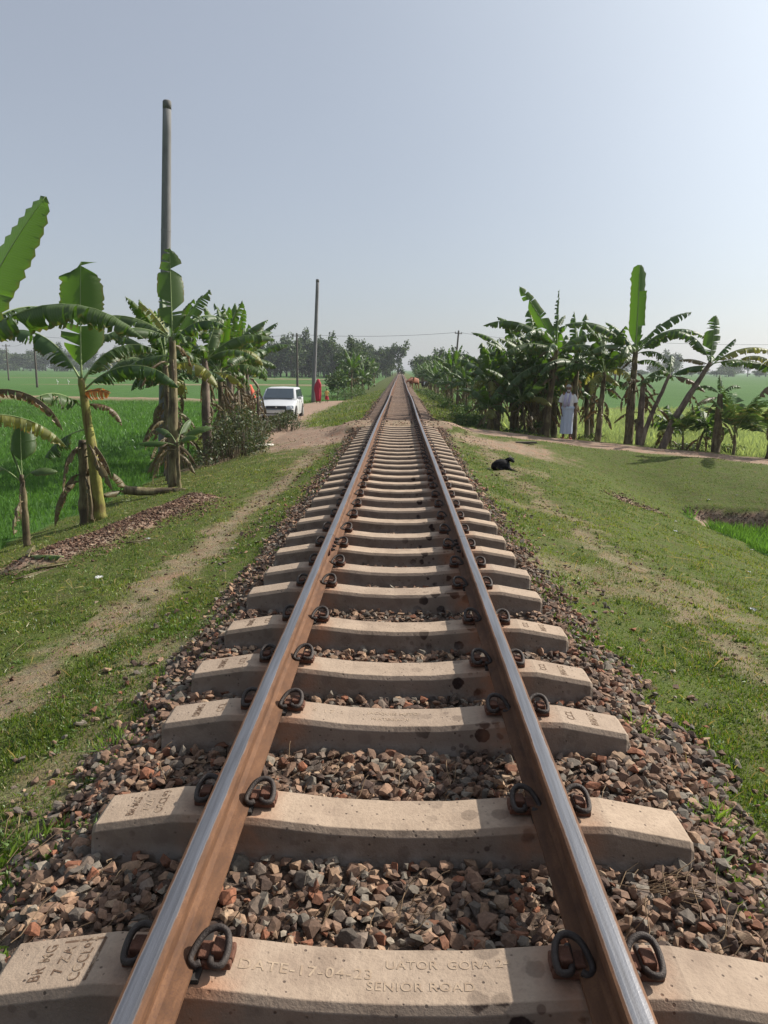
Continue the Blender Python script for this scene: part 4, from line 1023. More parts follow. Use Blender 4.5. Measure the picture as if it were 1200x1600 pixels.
def tree_proto(seed, h, w, n, size, cols=TC, trunks=1, crown_lo=.12):
    rg = np.random.RandomState(seed); root = thing('tree', 'x', 'tree')
    mt = MB()
    for q in range(trunks):
        bx = 0 if trunks == 1 else rg.uniform(-.25, .25)*w
        th = h*rg.uniform(.6, .75)
        mt.tube([(bx, 0, -.3), (bx+rg.uniform(-.1, .1)*w, 0, th*.5), (bx+rg.uniform(-.2, .2)*w, rg.uniform(-.1, .1)*w, th)], [.018*h, .013*h, .006*h], 7)
        for k in range(4):
            z = th*rg.uniform(.5, .95); a = rg.uniform(0, 6.28)
            mt.tube([(bx, 0, z), (bx+math.cos(a)*w*.22, math.sin(a)*w*.22, z+h*.12), (bx+math.cos(a)*w*.38, math.sin(a)*w*.38, z+h*.22)], [.008*h, .005*h, .002*h], 5)
    mt.build('trunk', [M['bark']], root)
    mc = MB(); leaf_cloud(mc, (0, 0, h*(1+crown_lo)/2), (w*.5, w*.5, h*(1-crown_lo)*.5), n, size, cols, rg, 16)
    mc.build('crown', [M['foliage']], root, smooth=False); return root
tp = [tree_proto(1, 11, 8, 1500, .42), tree_proto(2, 13, 6.5, 1800, .42, crown_lo=.25), tree_proto(3, 9, 8.5, 1500, .40), tree_proto(4, 12, 5, 1500, .38, crown_lo=.2), tree_proto(5, 8, 6, 1200, .35, [c*1.25 for c in TC])]
used = set()
def put_tree(k, x, y, s, label, group, sx=1):
    o = tp[k]
    if k in used: o = copy_tree(o)
    used.add(k); o.location = (x, y, hz(x, y)); o.rotation_euler = (0, 0, rr.uniform(0, 6.3)); o.scale = (s*sx, s*sx, s*rr.uniform(.9, 1.08))
    o['label'] = label; o['group'] = group
# wood on the left, between 230 and 330 m
WL = 'one of the tall trees of the wood across the field left of the track'
for k in range(76):
    t = (k % 38)/37; x = -58+56*t**.85+rr.uniform(-1.5, 1.5); y = (235 if k < 38 else 262)+rr.uniform(0, 25)
    px_bias = .80+.28*math.exp(-((t-.45)/.35)**2)
    put_tree(k % 4, x*(y/250), y, px_bias*rr.uniform(.8, 1.12), WL, 'trees of the wood left of the track')
for k in range(16):
    x = -5.6-rr.uniform(0, 5); y = 130+k*13+rr.uniform(-4, 4)
    put_tree((k+2) % 5, x, y, rr.uniform(.5, .8), 'one of the trees crowding the left side of the track in the distance', 'trees beside the far track on the left')
for k in range(16):
    x = 6.2+rr.uniform(0, 6); y = 125+k*14+rr.uniform(-4, 4)
    put_tree((k+1) % 5, x, y, rr.uniform(.45, .72), 'one of the trees crowding the right side of the track in the distance', 'trees beside the far track on the right')
put_tree(2, 5.9, 176, .74, 'rounded dark tree standing highest just right of where the rails vanish', None); 
put_tree(0, 11.0, 182, .60, 'second highest dark tree right of where the rails vanish', None)
for k in range(20):
    y = 330+k*28; s_ = -1 if k % 2 else 1
    put_tree(k % 4, s_*(7+(y-330)*.016+rr.uniform(0, 5)), y, rr.uniform(.6, .85), 'one of the hazy trees closing in on the vanishing point of the track', 'hazy trees at the end of the track')
for k in range(92):
    x = -310+262*k/91+rr.uniform(-3, 3); y = 470+rr.uniform(0, 90)
    put_tree(k % 5, x, y, rr.uniform(.95, 1.35), 'one of the bluish trees in the hazy line beyond the left fields', 'hazy tree line beyond the left fields', 1.5)
for k in range(44):
    x = 20+290*k/43+rr.uniform(-3, 3); y = 440+rr.uniform(0, 90)
    put_tree(k % 5, x, y, rr.uniform(.7, 1.15), 'one of the bluish trees in the hazy line beyond the right fields', 'hazy tree line beyond the right fields', 1.5)
for k in range(64):
    x = -330+285*k/63+rr.uniform(-3, 3)
    put_tree((2, 4)[k % 2], x, 455+rr.uniform(0, 15), rr.uniform(.42, .6), 'one of the low bushy trees filling in below the tall hazy line on the left', 'low trees under the hazy line on the left', 2.1)
for k in range(40):
    x = 60+260*k/39+rr.uniform(-3, 3)
    put_tree((2, 4)[k % 2], x, 430+rr.uniform(0, 12), rr.uniform(.40, .56), 'one of the low bushy trees filling in below the tall hazy line on the right', 'low trees under the hazy line on the right', 2.1)
put_tree(4, -5.2, 64, .40, 'small bushy tree left of the track near the end of the cart track', None)
put_tree(2, -4.9, 78, .42, 'bushy dark tree left of the track behind the small bushy one', None)
put_tree(4, -5.6, 96, .5, 'third bushy tree left of the track, farther off', None)
for o in tp: pass

def bush(name, label, x, y, rad, n, size, cols, seed, lobes=10, stems=30, ws=.8, cat='bush'):
    rg = np.random.RandomState(seed); root = thing(name, label, cat, (x, y, hz(x, y)))
    ms = MB()
    for k in range(stems):
        a = rg.uniform(0, 6.28); r = rg.uniform(.1, 1); p = (math.cos(a)*rad[0]*r, math.sin(a)*rad[1]*r, rad[2]*rg.uniform(.7, 1.9)); b_ = (p[0]*.6, p[1]*.6, -.1)
        ms.tube([b_, ((p[0]+b_[0])/2+rg.normal(0, .04), (p[1]+b_[1])/2, p[2]*.55), p], [.010, .008, .003], 4)
    ms.build('stems', [M['bark']], root)
    mc = MB(); leaf_cloud(mc, (0, 0, rad[2]*.8), rad, n, size, cols, rg, lobes, ws)
    mc.build('foliage', [M['foliage']], root, smooth=False); return root
BC = [np.array(c) for c in ((.05, .075, .03), (.035, .055, .022), (.08, .10, .045), (.10, .095, .05))]
bush('tangled_bush', 'dark tangled bush under the banana row, left of the footpath', -4.3, 20.4, (.9, 2.1, .72), 6500, .045, BC, 1, 16, 60)
bush('tangled_bush', 'dark tangled bush in front of the white car', -4.75, 24.0, (1.0, 2.2, .46), 7000, .05, BC, 2, 18, 60)
bush('tangled_bush', 'low ragged bush at the bend of the cart track', -4.3, 28.6, (.8, 1.6, .42), 3000, .05, BC, 3, 12, 30)
bush('leafy_weed', 'light green weed clump in the rice beside the concrete pole', -6.0, 20.0, (.5, .5, .28), 900, .05, [c*2 for c in TC], 4, 8, 12, cat='weed clump')
UC = [np.array(c) for c in ((.06, .12, .03), (.09, .15, .04), (.12, .15, .05), (.04, .08, .02))]
for k, (x, y, rx, ry, rz_, lb) in enumerate(((2.6, 27.2, .8, 1.3, .32, 'low green scrub just past the path on the right verge'), (3.2, 30.5, .9, 2.0, .36, 'green scrub under the hedge, second clump past the path'),
        (2.7, 35, .8, 2.2, .3, 'green scrub under the hedge, third clump past the path'), (3.0, 41, .9, 3, .34, 'green scrub under the hedge, fourth clump past the path'), (2.8, 49, .9, 3.5, .34, 'green scrub under the hedge, farthest clump you can tell apart'),
        (-3.9, 60, 1.1, 2.2, .5, 'dark green scrub left of the track where the cart track ends'), (-3.7, 68, .9, 3, .5, 'dark scrub left of the track behind the first scrub there'), (1.9, 60, .5, 5, .22, 'low weeds close to the right rail near the brown cow'))):
    bush('scrub', lb, x, y, (rx, ry, rz_), 2600, .06 if y > 33 else .045, UC, 30+k, 12, 14, cat='scrub')
for k, (x, y, rx, ry, rz_, lb) in enumerate(((3.9, 25.6, .9, .5, .35, 'dim undergrowth at the foot of the grove left of the man'), (6.1, 25.4, .8, .5, .3, 'dim undergrowth at the foot of the grove right of the man'), (9.0, 23.9, 1.2, .5, .22, 'sparse undergrowth between the leaning trunks and the right edge'))):
    bush('undergrowth', lb, x, y, (rx, ry, rz_), 1500, .05, BC+UC, 50+k, 10, 20, cat='undergrowth')

def frond(parent, base, az, el, L, droop, w_, n=22, seed=0):
    rg = random.Random(seed); mb = MB(); P = [Vector(base)]; T_ = []
    a = R(az)
    for i in range(n+1):
        e = R(el-droop*(i/n)**1.3); T = Vector((math.cos(e)*math.cos(a), math.cos(e)*math.sin(a), math.sin(e))); T_.append(T); P.append(P[-1]+T*L/n)
    s = Vector((-math.sin(a), math.cos(a), 0))
    for i in range(int(n*.3), n+1):
        t = (i/n-.3)/.7; ln = w_*(.45+.55*math.sin(math.pi*min(1, t+.15)))
        for sg in (-1, 1):
            d = (s*sg*.8+T_[i]*.65+Vector((0, 0, rg.uniform(-.3, .1)))).normalized(); nn = T_[i]*.014
            c_ = (.06, .11, .03) if rg.random() < .8 else (.13, .14, .05)
            mb.face([mb.vert(P[i]-nn, c_), mb.vert(P[i]+nn, c_), mb.vert(P[i]+d*ln*.6+nn*1.2-Vector((0, 0, .02)), c_), mb.vert(P[i]+d*ln-Vector((0, 0, ln*.25)), c_)], 0)
    mb.tube(P, [.012*(1-.8*i/(len(P)-1)) for i in range(len(P))], 5, 1, col=(.1, .12, .05))
    return mb.build('frond', [M['foliage'], M['rib']], parent)
def palm(x, y, h, L, n, label, seed, r=.05):
    rg = random.Random(seed); root = thing('small_palm', label, 'palm', (x, y, hz(x, y)-.02))
    stem(root, [(0, 0, 0), (.02, 0, h*.5), (0, 0, h)], r, r*.8, 'stem', 'trunk', seed)
    for k in range(n): frond(root, (0, 0, h), k*137.5+rg.uniform(-12, 12), rg.uniform(48, 84), L*rg.uniform(.8, 1.1), rg.uniform(25, 75), L*.34, seed=seed*9+k)
palm(9.75, 22.6, .62, 1.35, 12, 'small feathery palm between the short thick trunk and the right edge', 1)
palm(8.55, 23.4, .5, .9, 9, 'slim feathery palm seedling beside the short thick trunk', 2, .035)
palm(10.5, 22.0, .55, 1.2, 11, 'feathery palm at the right edge in front of the bent trunk', 3)

# ------------------------------------------------------------------ poles and wires
def pole_mat(name, c1, c2):
    m, nt, out = mat(name); v = objco(nt, (1, 1, .25)); n = noise(nt, 7, 6, .65, v)
    principled(nt, out, ramp(nt, n, [(.25, c2), (.7, c1)]), .85, 0, bump(nt, noise(nt, 60, 4, .6, v), .2, .004), .3); return m
M['pole'] = pole_mat('grey cast concrete pole', (.20, .20, .20), (.12, .12, .122)); M['wood'] = pole_mat('weathered dark wood', (.12, .10, .085), (.06, .05, .045))
M['cap'] = simple('dark pole end', (.13, .125, .12)); M['wire'] = simple('dull wire', (.10, .10, .11), .6)
def pole(x, y, h, r0, r1, label, m='pole', tilt=(0, 0), arm=0, steps=3):
    root = thing('utility_pole', label, 'utility pole', (x, y, hz(x, y)-.1)); root.rotation_euler = (tilt[0], tilt[1], 0)
    mb = MB(); mb.tube([(0, 0, h*k/12) for k in range(13)], [r0+(r1-r0)*k/12 for k in range(13)], 16, wob=.004); mb.build('shaft', [M[m]], root)
    mc = MB(); mc.tube([(0, 0, h-.18), (0, 0, h), (0, 0, h+.03)], [r1*1.04, r1*1.04, r1*.8], 14); mc.build('pole_top', [M['cap']], root)
    if m == 'pole':
        for k in range(1, steps): 
            mr = MB(); z = h*k/steps; rr_ = r0+(r1-r0)*k/steps; mr.tube([(0, 0, z), (0, 0, z+.05)], rr_*1.03, 16, cap=False); mr.build('casting_band', [M[m]], root)
    if arm:
        ma = MB(); ma.box((0, 0, h-.35), (arm, .09, .09)); ma.build('cross_arm', [M['wood']], root)
        for k in (-.45, 0, .45):
            mi = MB(); mi.tube([(arm*k, 0, h-.30), (arm*k, 0, h-.12)], [.05, .035], 8); mi.build('insulator', [M['cap']], root)
    return root
pole(-6.42, 20.8, 9.35, .165, .105, 'tall thick grey concrete pole rising behind the left banana plants', tilt=(0, R(3.0)))
pole(-6.15, 55, 8.5, .15, .11, 'slim concrete pole leaning slightly behind the woman in red', tilt=(0, R(2.6)))
pole(-13.2, 100, 7.2, .16, .11, 'thin dark wooden pole with a cross arm in the left field', 'wood', arm=1.3)
pole(6.8, 100, 7.6, .16, .10, 'thin wooden pole above the banana hedge right of the track', 'wood', (0, R(4)), arm=.9)
pole(6.2, 118, 5.4, .12, .08, 'short thin pole just left of the wooden pole above the hedge', 'wood')
pole(-47, 100, 6.6, .14, .10, 'far thin pole with a cross arm at the left side of the fields', 'wood', arm=1.6)
pole(-76, 150, 7.0, .14, .10, 'faint pole near the left edge in the far field', 'wood', arm=1.6)
pole(26, 95, 6.4, .14, .10, 'thin pole hidden behind the right grove', 'wood', arm=.8)
pole(56, 92, 6.6, .14, .10, 'thin pole beyond the right edge carrying the wire', 'wood', arm=.8)
def wire(p, q, sag, label, r=.016):
    mb = MB(); P = [Vector(p).lerp(Vector(q), k/24)-Vector((0, 0, sag*4*(k/24)*(1-k/24))) for k in range(25)]
    mb.tube(P, r, 5); tag(mb.build('overhead_wire', [M['wire']]), label, 'wire', 'wires between the far poles')
wire((-13.2, 100, 5.75), (7.3, 100, 6.15), .35, 'overhead wire crossing high above the track in the distance', .02)
wire((7.3, 100, 6.15), (26, 95, 5.1), .5, 'overhead wire from the hedge pole towards the right grove')
wire((26, 95, 5.1), (56, 92, 5.2), .5, 'overhead wire showing behind the right banana crowns')
wire((-47, 100, 5.3), (-13.2, 100, 5.75), .7, 'overhead wire across the left fields between two far poles')
wire((-76, 150, 5.6), (-47, 100, 5.3), .7, 'faint overhead wire at the left edge')

# ------------------------------------------------------------------ the white estate car
M['paint'] = simple('dusty white car paint', (.50, .51, .53), .35, 0, .06, 3, spec=.5, bs=.02)
M['glass'] = simple('dark car glass', (.03, .045, .06), .08, 0, .3, 3, spec=1, bs=0)
M['trim'] = simple('black car trim', (.025, .025, .028), .6); M['tyre'] = simple('dusty tyre', (.05, .042, .036), .9); M['rim'] = simple('steel wheel rim', (.30, .29, .28), .5, .4)
M['lamp'] = simple('clear headlamp', (.45, .50, .56), .15, 0, .2, 20, spec=.8); M['plate'] = simple('white number plate', (.62, .62, .60), .6); M['redlamp'] = simple('red rear lamp', (.35, .02, .02), .3)
car = thing('estate_car', 'dusty white estate car facing the camera on the cart track beside the bush', 'car', (-5.62, 37.0, hz(-5.7, 37)), R(1))
# local axes: front towards -Y
def car_body():
    mb = MB(); st = [(-2.08, .58, .50, .42), (-2.02, .72, .66, .30), (-1.80, .80, .735, .24), (-1.15, .84, .89, .22), (-1.0, .845, .93, .22), (-.2, .845, .95, .22), (.9, .845, .96, .22), (1.6, .84, .97, .22), (1.98, .81, .96, .26), (2.08, .76, .90, .34)]
    rows = []
    for y, hw, zt, zb in st:
        rows.append([mb.vert(p) for p in ((-hw*.96, y, zb), (-hw, y, (zt+zb)/2), (-hw*.985, y, zt-.06), (-hw*.93, y, zt), (-hw*.5, y, zt+.025), (0, y, zt+.032), (hw*.5, y, zt+.025), (hw*.93, y, zt), (hw*.985, y, zt-.06), (hw, y, (zt+zb)/2), (hw*.96, y, zb))])
    for a, b in zip(rows[:-1], rows[1:]):
        for k in range(10): mb.face((a[k], b[k], b[k+1], a[k+1]))
        mb.face((a[10], b[10], b[0], a[0]))
    mb.face(rows[0]); mb.face(rows[-1][::-1])
    # cabin: pillars and roof
    st = [(-1.08, .80, .93, .80), (-.42, .70, 1.40, .80), (-.25, .68, 1.445, .80), (.6, .68, 1.475, .80), (1.55, .67, 1.45, .80), (1.80, .68, 1.38, .80), (2.02, .74, .95, .80)]
    rows = []
    for y, wt, zt, wb in st:
        rows.append([mb.vert(p) for p in ((-wb, y, .92), (-wt-(.0), y, zt-.03 if zt > 1 else .925), (-wt*.85, y, zt), (0, y, zt+.02), (wt*.85, y, zt), (wt, y, zt-.03 if zt > 1 else .925), (wb, y, .92))])
    for a, b in zip(rows[:-1], rows[1:]):
        for k in range(6): mb.face((a[k], b[k], b[k+1], a[k+1]))
    mb.face(rows[0]); mb.face(rows[-1][::-1])
    return mb.build('body', [M['paint']], car, bevel=.012)
car_body()
def quad(name, pts, m, parent=car, thick=.012):
    mb = MB(); a, b, c, d = [Vector(p) for p in pts]; n = (b-a).cross(d-a).normalized()*thick
    i = [mb.vert(p) for p in (a, b, c, d, a+n, b+n, c+n, d+n)]
    for f in ((3, 2, 1, 0), (4, 5, 6, 7), (0, 1, 5, 4), (1, 2, 6, 5), (2, 3, 7, 6), (3, 0, 4, 7)): mb.face([i[q] for q in f])
    return mb.build(name, [M[m]], parent, smooth=False)
quad('windscreen', [(-.70, -1.065, .985), (.70, -1.065, .985), (.615, -.475, 1.405), (-.615, -.475, 1.405)], 'glass', thick=.03)
for s_ in (-1, 1):
    def side(pts, nm): quad(nm, pts if s_ > 0 else [pts[k] for k in (1, 0, 3, 2)], 'glass')
    X_ = lambda z: s_*(.803-(z-.92)*.215)
    for (y0, y1, yt0, yt1, nm) in ((-.80, .02, -.36, .02, 'side_window'), (.09, .88, .09, .86, 'side_window'), (.96, 1.72, .96, 1.62, 'side_window')):
        side([(X_(.97), y0, .97), (X_(.97), y1, .97), (X_(1.37), yt1, 1.37), (X_(1.37), yt0, 1.37)], nm)
    quad('headlight', [(s_*.50, -2.065, .56), (s_*.79, -1.99, .56), (s_*.77, -1.955, .70), (s_*.50, -2.035, .69)][::s_], 'lamp')
    mb = MB(); mb.box((s_*.93, -.78, 1.0), (.18, .10, .13)); mb.build('wing_mirror', [M['paint']], car, bevel=.02)
    quad('tail_light', [(s_*.62, 2.09, .70), (s_*.76, 2.07, .70), (s_*.74, 2.06, 1.0), (s_*.62, 2.08, 1.0)][::-s_], 'redlamp')
    for y in (-1.32, 1.30):
        a = MB(); a.tube([(s_*.70, y, .32), (s_*.853, y, .32)], .355, 22); a.build('wheel_arch', [M['trim']], car, smooth=False)
        wl_o = MB(); wl_o.tube([(s_*.68, y, .30), (s_*.69, y, .30), (s_*.86, y, .30), (s_*.872, y, .30)], [.26, .30, .30, .27], 22)
        wo_ = wl_o.build('wheel', [M['tyre']], car, smooth=False)
        rm = MB(); rm.tube([(s_*.872, y, .30), (s_*.88, y, .30)], [.19, .16], 16); rm.build('rim', [M['rim']], wo_, smooth=False)
    for y in (.055, .92):
        d_ = MB(); d_.box((s_*.846, y, .62), (.006, .012, .62)); d_.build('door_gap', [M['trim']], car, smooth=False)
    for y in (-.12, .75):
        d_ = MB(); d_.box((s_*.855, y, .80), (.03, .16, .03)); d_.build('door_handle', [M['paint']], car, smooth=False)
quad('grille', [(-.46, -2.085, .555), (.46, -2.085, .555), (.45, -2.055, .685), (-.45, -2.055, .685)], 'trim')
mb = MB(); mb.tube([(0, -2.095, .62), (0, -2.115, .62)], .045, 12); mb.build('badge', [M['rim']], car)
mb = MB(); mb.box((0, -2.08, .42), (1.60, .16, .20)); mb.build('front_bumper', [M['trim']], car, bevel=.03)
mb = MB(); mb.box((0, -2.06, .28), (1.56, .16, .07)); mb.build('lower_lip', [M['paint']], car, bevel=.02)
quad('number_plate', [(-.42, -2.165, .36), (.42, -2.165, .36), (.42, -2.165, .50), (-.42, -2.165, .50)], 'plate')
for x_ in (-.38, .38):
    mb = MB(); mb.loft([(x_, -.35, .9, .20, .10), (x_, -.35, 1.10, .22, .10), (x_, -.33, 1.15, .10, .08), (x_, -.33, 1.28, .11, .07)], n=10)
    mb.build('seat', [M['trim']], car)

# ------------------------------------------------------------------ people
M['skin'] = simple('brown skin', (.16, .085, .055), .55, 0, .1); M['hair_grey'] = simple('grey hair', (.35, .34, .34), .9); M['hair'] = simple('black hair', (.015, .013, .012), .6)
M['white_cloth'] = simple('white cotton', (.62, .62, .64), .9, 0, .08, 5); M['lungi'] = simple('pale blue checked cotton', (.40, .47, .58), .9, 0, .14, 22)
M['scarf'] = simple('lilac scarf', (.38, .36, .50), .9, 0, .2, 20); M['sandal'] = simple('red sandal', (.35, .05, .05), .7)
M['red_cloth'] = simple('deep red sari cloth', (.36, .012, .035), .75, 0, .2, 8); M['yellow_cloth'] = simple('yellow cotton', (.62, .45, .14), .9); M['orange_cloth'] = simple('orange red cloth', (.62, .11, .06), .8, 0, .25, 10)
def body(root, H, arms, legs=None, head=(0, 0), lean=0):
    """arms: per side [elbow, wrist, hand]; one skinned surface with face, five fingers a hand and feet"""
    k = H/1.65; V = []; E = []; Rd = []
    def a(p, r, par=None):
        V.append((p[0]*k, p[1]*k, p[2]*k)); Rd.append(r*k if not hasattr(r, '__len__') else (r[0]*k, r[1]*k))
        if par is not None: E.append((par, len(V)-1))
        return len(V)-1
    pel = a((0, 0, .90), (.135, .10)); wa = a((0, 0, 1.04), (.12, .09), pel); ch = a((0, 0, 1.22), (.145, .10), wa); uc = a((0, 0, 1.345), (.11, .085), ch)
    nk = a((head[0]*.4, -.01+head[1]*.4, 1.43), .052, uc); jaw = a((head[0]*.8, -.025+head[1]*.8, 1.50), (.062, .072), nk); hd = a((head[0], -.012+head[1], 1.565), (.074, .088), jaw); a((head[0], .0+head[1], 1.635), (.055, .066), hd)
    ns = a((head[0], -.115+head[1], 1.535), .012, hd)
    for s_ in (-1, 1):
        er = a((head[0]+s_*.09, .01+head[1], 1.545), (.008, .016), hd)
        sh = a((s_*.165, 0, 1.335), .058, uc); el, wr, ha = arms[s_]
        e = a(el, .040, sh); w_ = a(wr, .026, e); p = a(ha, (.034, .018), w_)
        d = (Vector(ha)-Vector(wr)).normalized(); sdv = Vector((0, 1, 0))
        for q in range(4):
            off = (q-1.5)*.017; ln = (.062, .072, .068, .052)[q]
            f1 = a(Vector(ha)+d*.045+sdv*off, .0095, p); f2 = a(Vector(ha)+d*(.045+ln*.55)+sdv*off+Vector((-s_*.008, 0, 0)), .008, f1); a(Vector(ha)+d*(.045+ln)+sdv*off+Vector((-s_*.022, 0, 0)), .007, f2)
        t1 = a(Vector(ha)-sdv*.036+d*.005, .010, p); a(Vector(ha)-sdv*.050+d*.035, .008, t1)
        kn, an, to = (legs or {s: ((s*.10, -.02, .48), (s*.10, .01, .085), (s*.13, -.13, .03)) for s in (-1, 1)})[s_]
        hp = a((s_*.09, 0, .82), .088, pel); q1 = a(kn, .058, hp); q2 = a(an, .036, q1); a((an[0], an[1]+.035, .035), .034, q2); q3 = a(((an[0]+to[0])/2, (an[1]+to[1])/2, .04), (.036, .028), q2); a(to, (.040, .020), q3)
    return skin('body', V, E, Rd, [M['skin']], root, 1)
def eyes(root, H, head=(0, 0)):
    k = H/1.65; mb = MB()
    for s_ in (-1, 1): mb.tube([((head[0]+s_*.032)*k, (-.092+head[1])*k, 1.56*k), ((head[0]+s_*.032)*k, (-.100+head[1])*k, 1.56*k)], [.012*k, .006*k], 8)
    return mb.build('eyes', [M['hair']], root)
man = thing('person', 'bearded man in white shirt and pale blue lungi standing at the edge of the path', 'person', (5.18, 23.95, hz(5.18, 23.95)), R(-14))
arm = {1: ((.225, .03, 1.08), (.225, -.02, .84), (.215, -.035, .78)), -1: ((-.215, .02, 1.08), (-.20, -.06, .86), (-.185, -.09, .80))}
body(man, 1.65, arm); eyes(man, 1.65)
mb = MB(); mb.loft([(0, .01, 1.585, .080, .098), (0, .012, 1.62, .080, .096), (0, .012, 1.655, .060, .074), (0, .012, 1.672, .02, .03)], n=16); mb.build('hair', [M['hair_grey']], man)
mb = MB(); mb.loft([(0, -.085, 1.435, .022, .02), (0, -.075, 1.47, .048, .035), (0, -.062, 1.51, .064, .045)], n=12); mb.build('beard', [M['hair_grey']], man)
mb = MB(); mb.loft([(0, 0, .93, .180, .135, .04, 7), (0, 0, 1.05, .165, .125, .03, 5), (0, 0, 1.2, .180, .130), (0, 0, 1.31, .185, .115), (0, 0, 1.37, .145, .09), (0, 0, 1.41, .075, .065)], n=24, cap=False)
for s_ in (-1, 1): mb.tube([(s_*.13, 0, 1.345), (s_*.18, .005, 1.27), (s_*.215, .015, 1.13)], [.078, .076, .082], 12, cap=False)
mb.build('shirt', [M['white_cloth']], man)
mb = MB(); mb.loft([(-.02, 0, .17, .178, .125, .10, 9), (-.02, 0, .4, .175, .13, .08, 9, .3), (-.01, 0, .7, .178, .135, .05, 9, .5), (0, 0, .88, .180, .14, .02, 9), (0, 0, .93, .185, .145)], n=54, cap=False)
mb.loft([(0, 0, .92, .190, .150), (0, 0, .94, .205, .162), (0, 0, .985, .205, .162), (0, 0, 1.01, .185, .145)], n=30, cap=False)
mb.build('lungi', [M['lungi']], man)
mb = MB(); mb.tube([(-.10, -.135, .98), (-.095, -.145, 1.15), (-.075, -.12, 1.33), (-.05, .0, 1.425), (0, .07, 1.43), (.05, .0, 1.425), (.06, -.11, 1.33), (.03, -.145, 1.15), (.01, -.145, 1.02)], [.042, .044, .038, .034, .03, .034, .036, .038, .036], 10, wob=.12)
mb.build('scarf', [M['scarf']], man)
for s_ in (-1, 1):
    mb = MB(); mb.box((s_*.115, -.055, .008), (.09, .26, .018)); mb.box((s_*.12, -.09, .055), (.085, .035, .02)); mb.build('sandal', [M['sandal']], man, bevel=.006)
def draped(name, label, x, y, H, rz, cloth, seed=0, arm_out=0):
    root = thing('person', label, 'person', (x, y, hz(x, y)), rz)
    am = {1: ((.20+arm_out, -.02, 1.1), (.22+arm_out, -.08, .90), (.22+arm_out, -.09, .84)), -1: ((-.18, -.06, 1.08), (-.08, -.16, 1.0), (-.03, -.17, .98))}
    body(root, H, am); k = H/1.65
    mb = MB()
    rings = [(0, 0, .13, .165, .14, .12, 7), (0, 0, .35, .19, .155, .12, 7, .4), (.01, 0, .7, .225, .175, .07, 7, .2), (.03, 0, .95, .24, .18, .10, 7, .7), (.02, .0, 1.15, .24, .17, .09, 5, 1), (.0, .01, 1.30, .225, .16, .07, 5, 1.2), (0, .015, 1.40, .195, .15), (0, .02, 1.48, .145, .14), (-.01, .02, 1.56, .12, .13), (-.01, .02, 1.62, .10, .11), (-.01, .02, 1.665, .065, .078), (-.01, .02, 1.68, .02, .02)]
    mb.loft([tuple([q*k for q in r[:5]])+tuple(r[5:]) for r in rings], n=40); mb.build('sari', [cloth], root); return root
wom = draped('woman', 'woman wrapped in a red sari walking away down the cart track with a child', -5.62, 53.5, 1.62, R(180), M['red_cloth'])
draped('woman2', 'person in orange red cloth half hidden by leaves left of the white car', -7.25, 37.6, 1.55, R(20), M['orange_cloth'])
kid = thing('person', 'small child in a yellow top and red skirt beside the woman in red', 'person', (-5.05, 53.7, hz(-5.05, 53.7)), R(180))
body(kid, .95, {1: ((.24, 0, 1.12), (.30, -.03, .92), (.31, -.03, .86)), -1: ((-.25, 0, 1.12), (-.33, -.02, 1.0), (-.36, -.02, .97))})
k_ = .95/1.65
mb = MB(); mb.loft([(0, 0, z*k_, rx*k_, ry*k_) for z, rx, ry in ((.80, .18, .14), (1.0, .175, .13), (1.25, .19, .13), (1.38, .13, .10), (1.42, .07, .07))], n=16, cap=False)
for s_ in (-1, 1): mb.tube([(s_*.13*k_, 0, 1.345*k_), (s_*.23*k_, 0, 1.18*k_)], .07*k_, 8, cap=False)
mb.build('top', [M['yellow_cloth']], kid)
mb = MB(); mb.loft([(0, 0, .36*k_, .26*k_, .22*k_, .08, 7), (0, 0, .6*k_, .21*k_, .18*k_, .05, 7), (0, 0, .84*k_, .165*k_, .135*k_)], n=28, cap=False); mb.build('skirt', [M['red_cloth']], kid)
mb = MB(); mb.loft([(0, .02*k_, 1.52*k_, .085*k_, .09*k_), (0, .015*k_, 1.6*k_, .092*k_, .105*k_), (0, .01*k_, 1.66*k_, .065*k_, .075*k_), (0, .01*k_, 1.685*k_, .02*k_, .02*k_)], n=14); mb.build('hair', [M['hair']], kid)

# ------------------------------------------------------------------ animals
M['goat'] = simple('black goat hair', (.007, .0065, .009), .75, 0, .5, 30, spec=.12, bs=.5); M['cow'] = simple('red brown hide', (.20, .065, .03), .7, 0, .25, 3); M['cow_dark'] = simple('dark hide with pale patch', (.05, .035, .03), .7)
M['horn'] = simple('grey horn', (.22, .19, .16), .6); M['egret'] = simple('white feathers', (.75, .75, .73), .9, 0, .05)
g = thing('goat', 'small black goat lying curled on the grass right of the track', 'goat', (1.98, 14.7, hz(1.98, 14.7)-.015), R(6))
V = []; E = []; Rd = []
def av(p, r, par=None):
    V.append(p); Rd.append(r)
    if par is not None: E.append((par, len(V)-1))
    return len(V)-1
a0 = av((-.06, 0, .125), (.12, .125)); a1 = av((-.14, .0, .11), (.10, .10), a0); av((-.205, .01, .06), .03, a1)
b1 = av((.02, -.01, .145), (.12, .12), a0); b2 = av((.09, -.01, .145), (.10, .105), b1); n1 = av((.11, .03, .205), .060, b2); n2 = av((.132, .01, .238), .046, n1); h1 = av((.168, -.02, .242), (.042, .042), n2); h2 = av((.203, -.06, .208), .030, h1); av((.218, -.085, .186), .022, h2)
for s_ in (-1, 1):
    e1 = av((.173+.03*s_, -.01+.03*s_, .262), .012, h1); av((.178+.075*s_, -.01+.05*s_, .232), (.014, .006), e1)
f1 = av((.13, -.07, .06), .034, b2); f2 = av((.20, -.12, .03), .018, f1); av((.28, -.15, .016), .013, f2)
f1 = av((.12, .07, .05), .03, b2); f2 = av((.19, .07, .025), .016, f1)
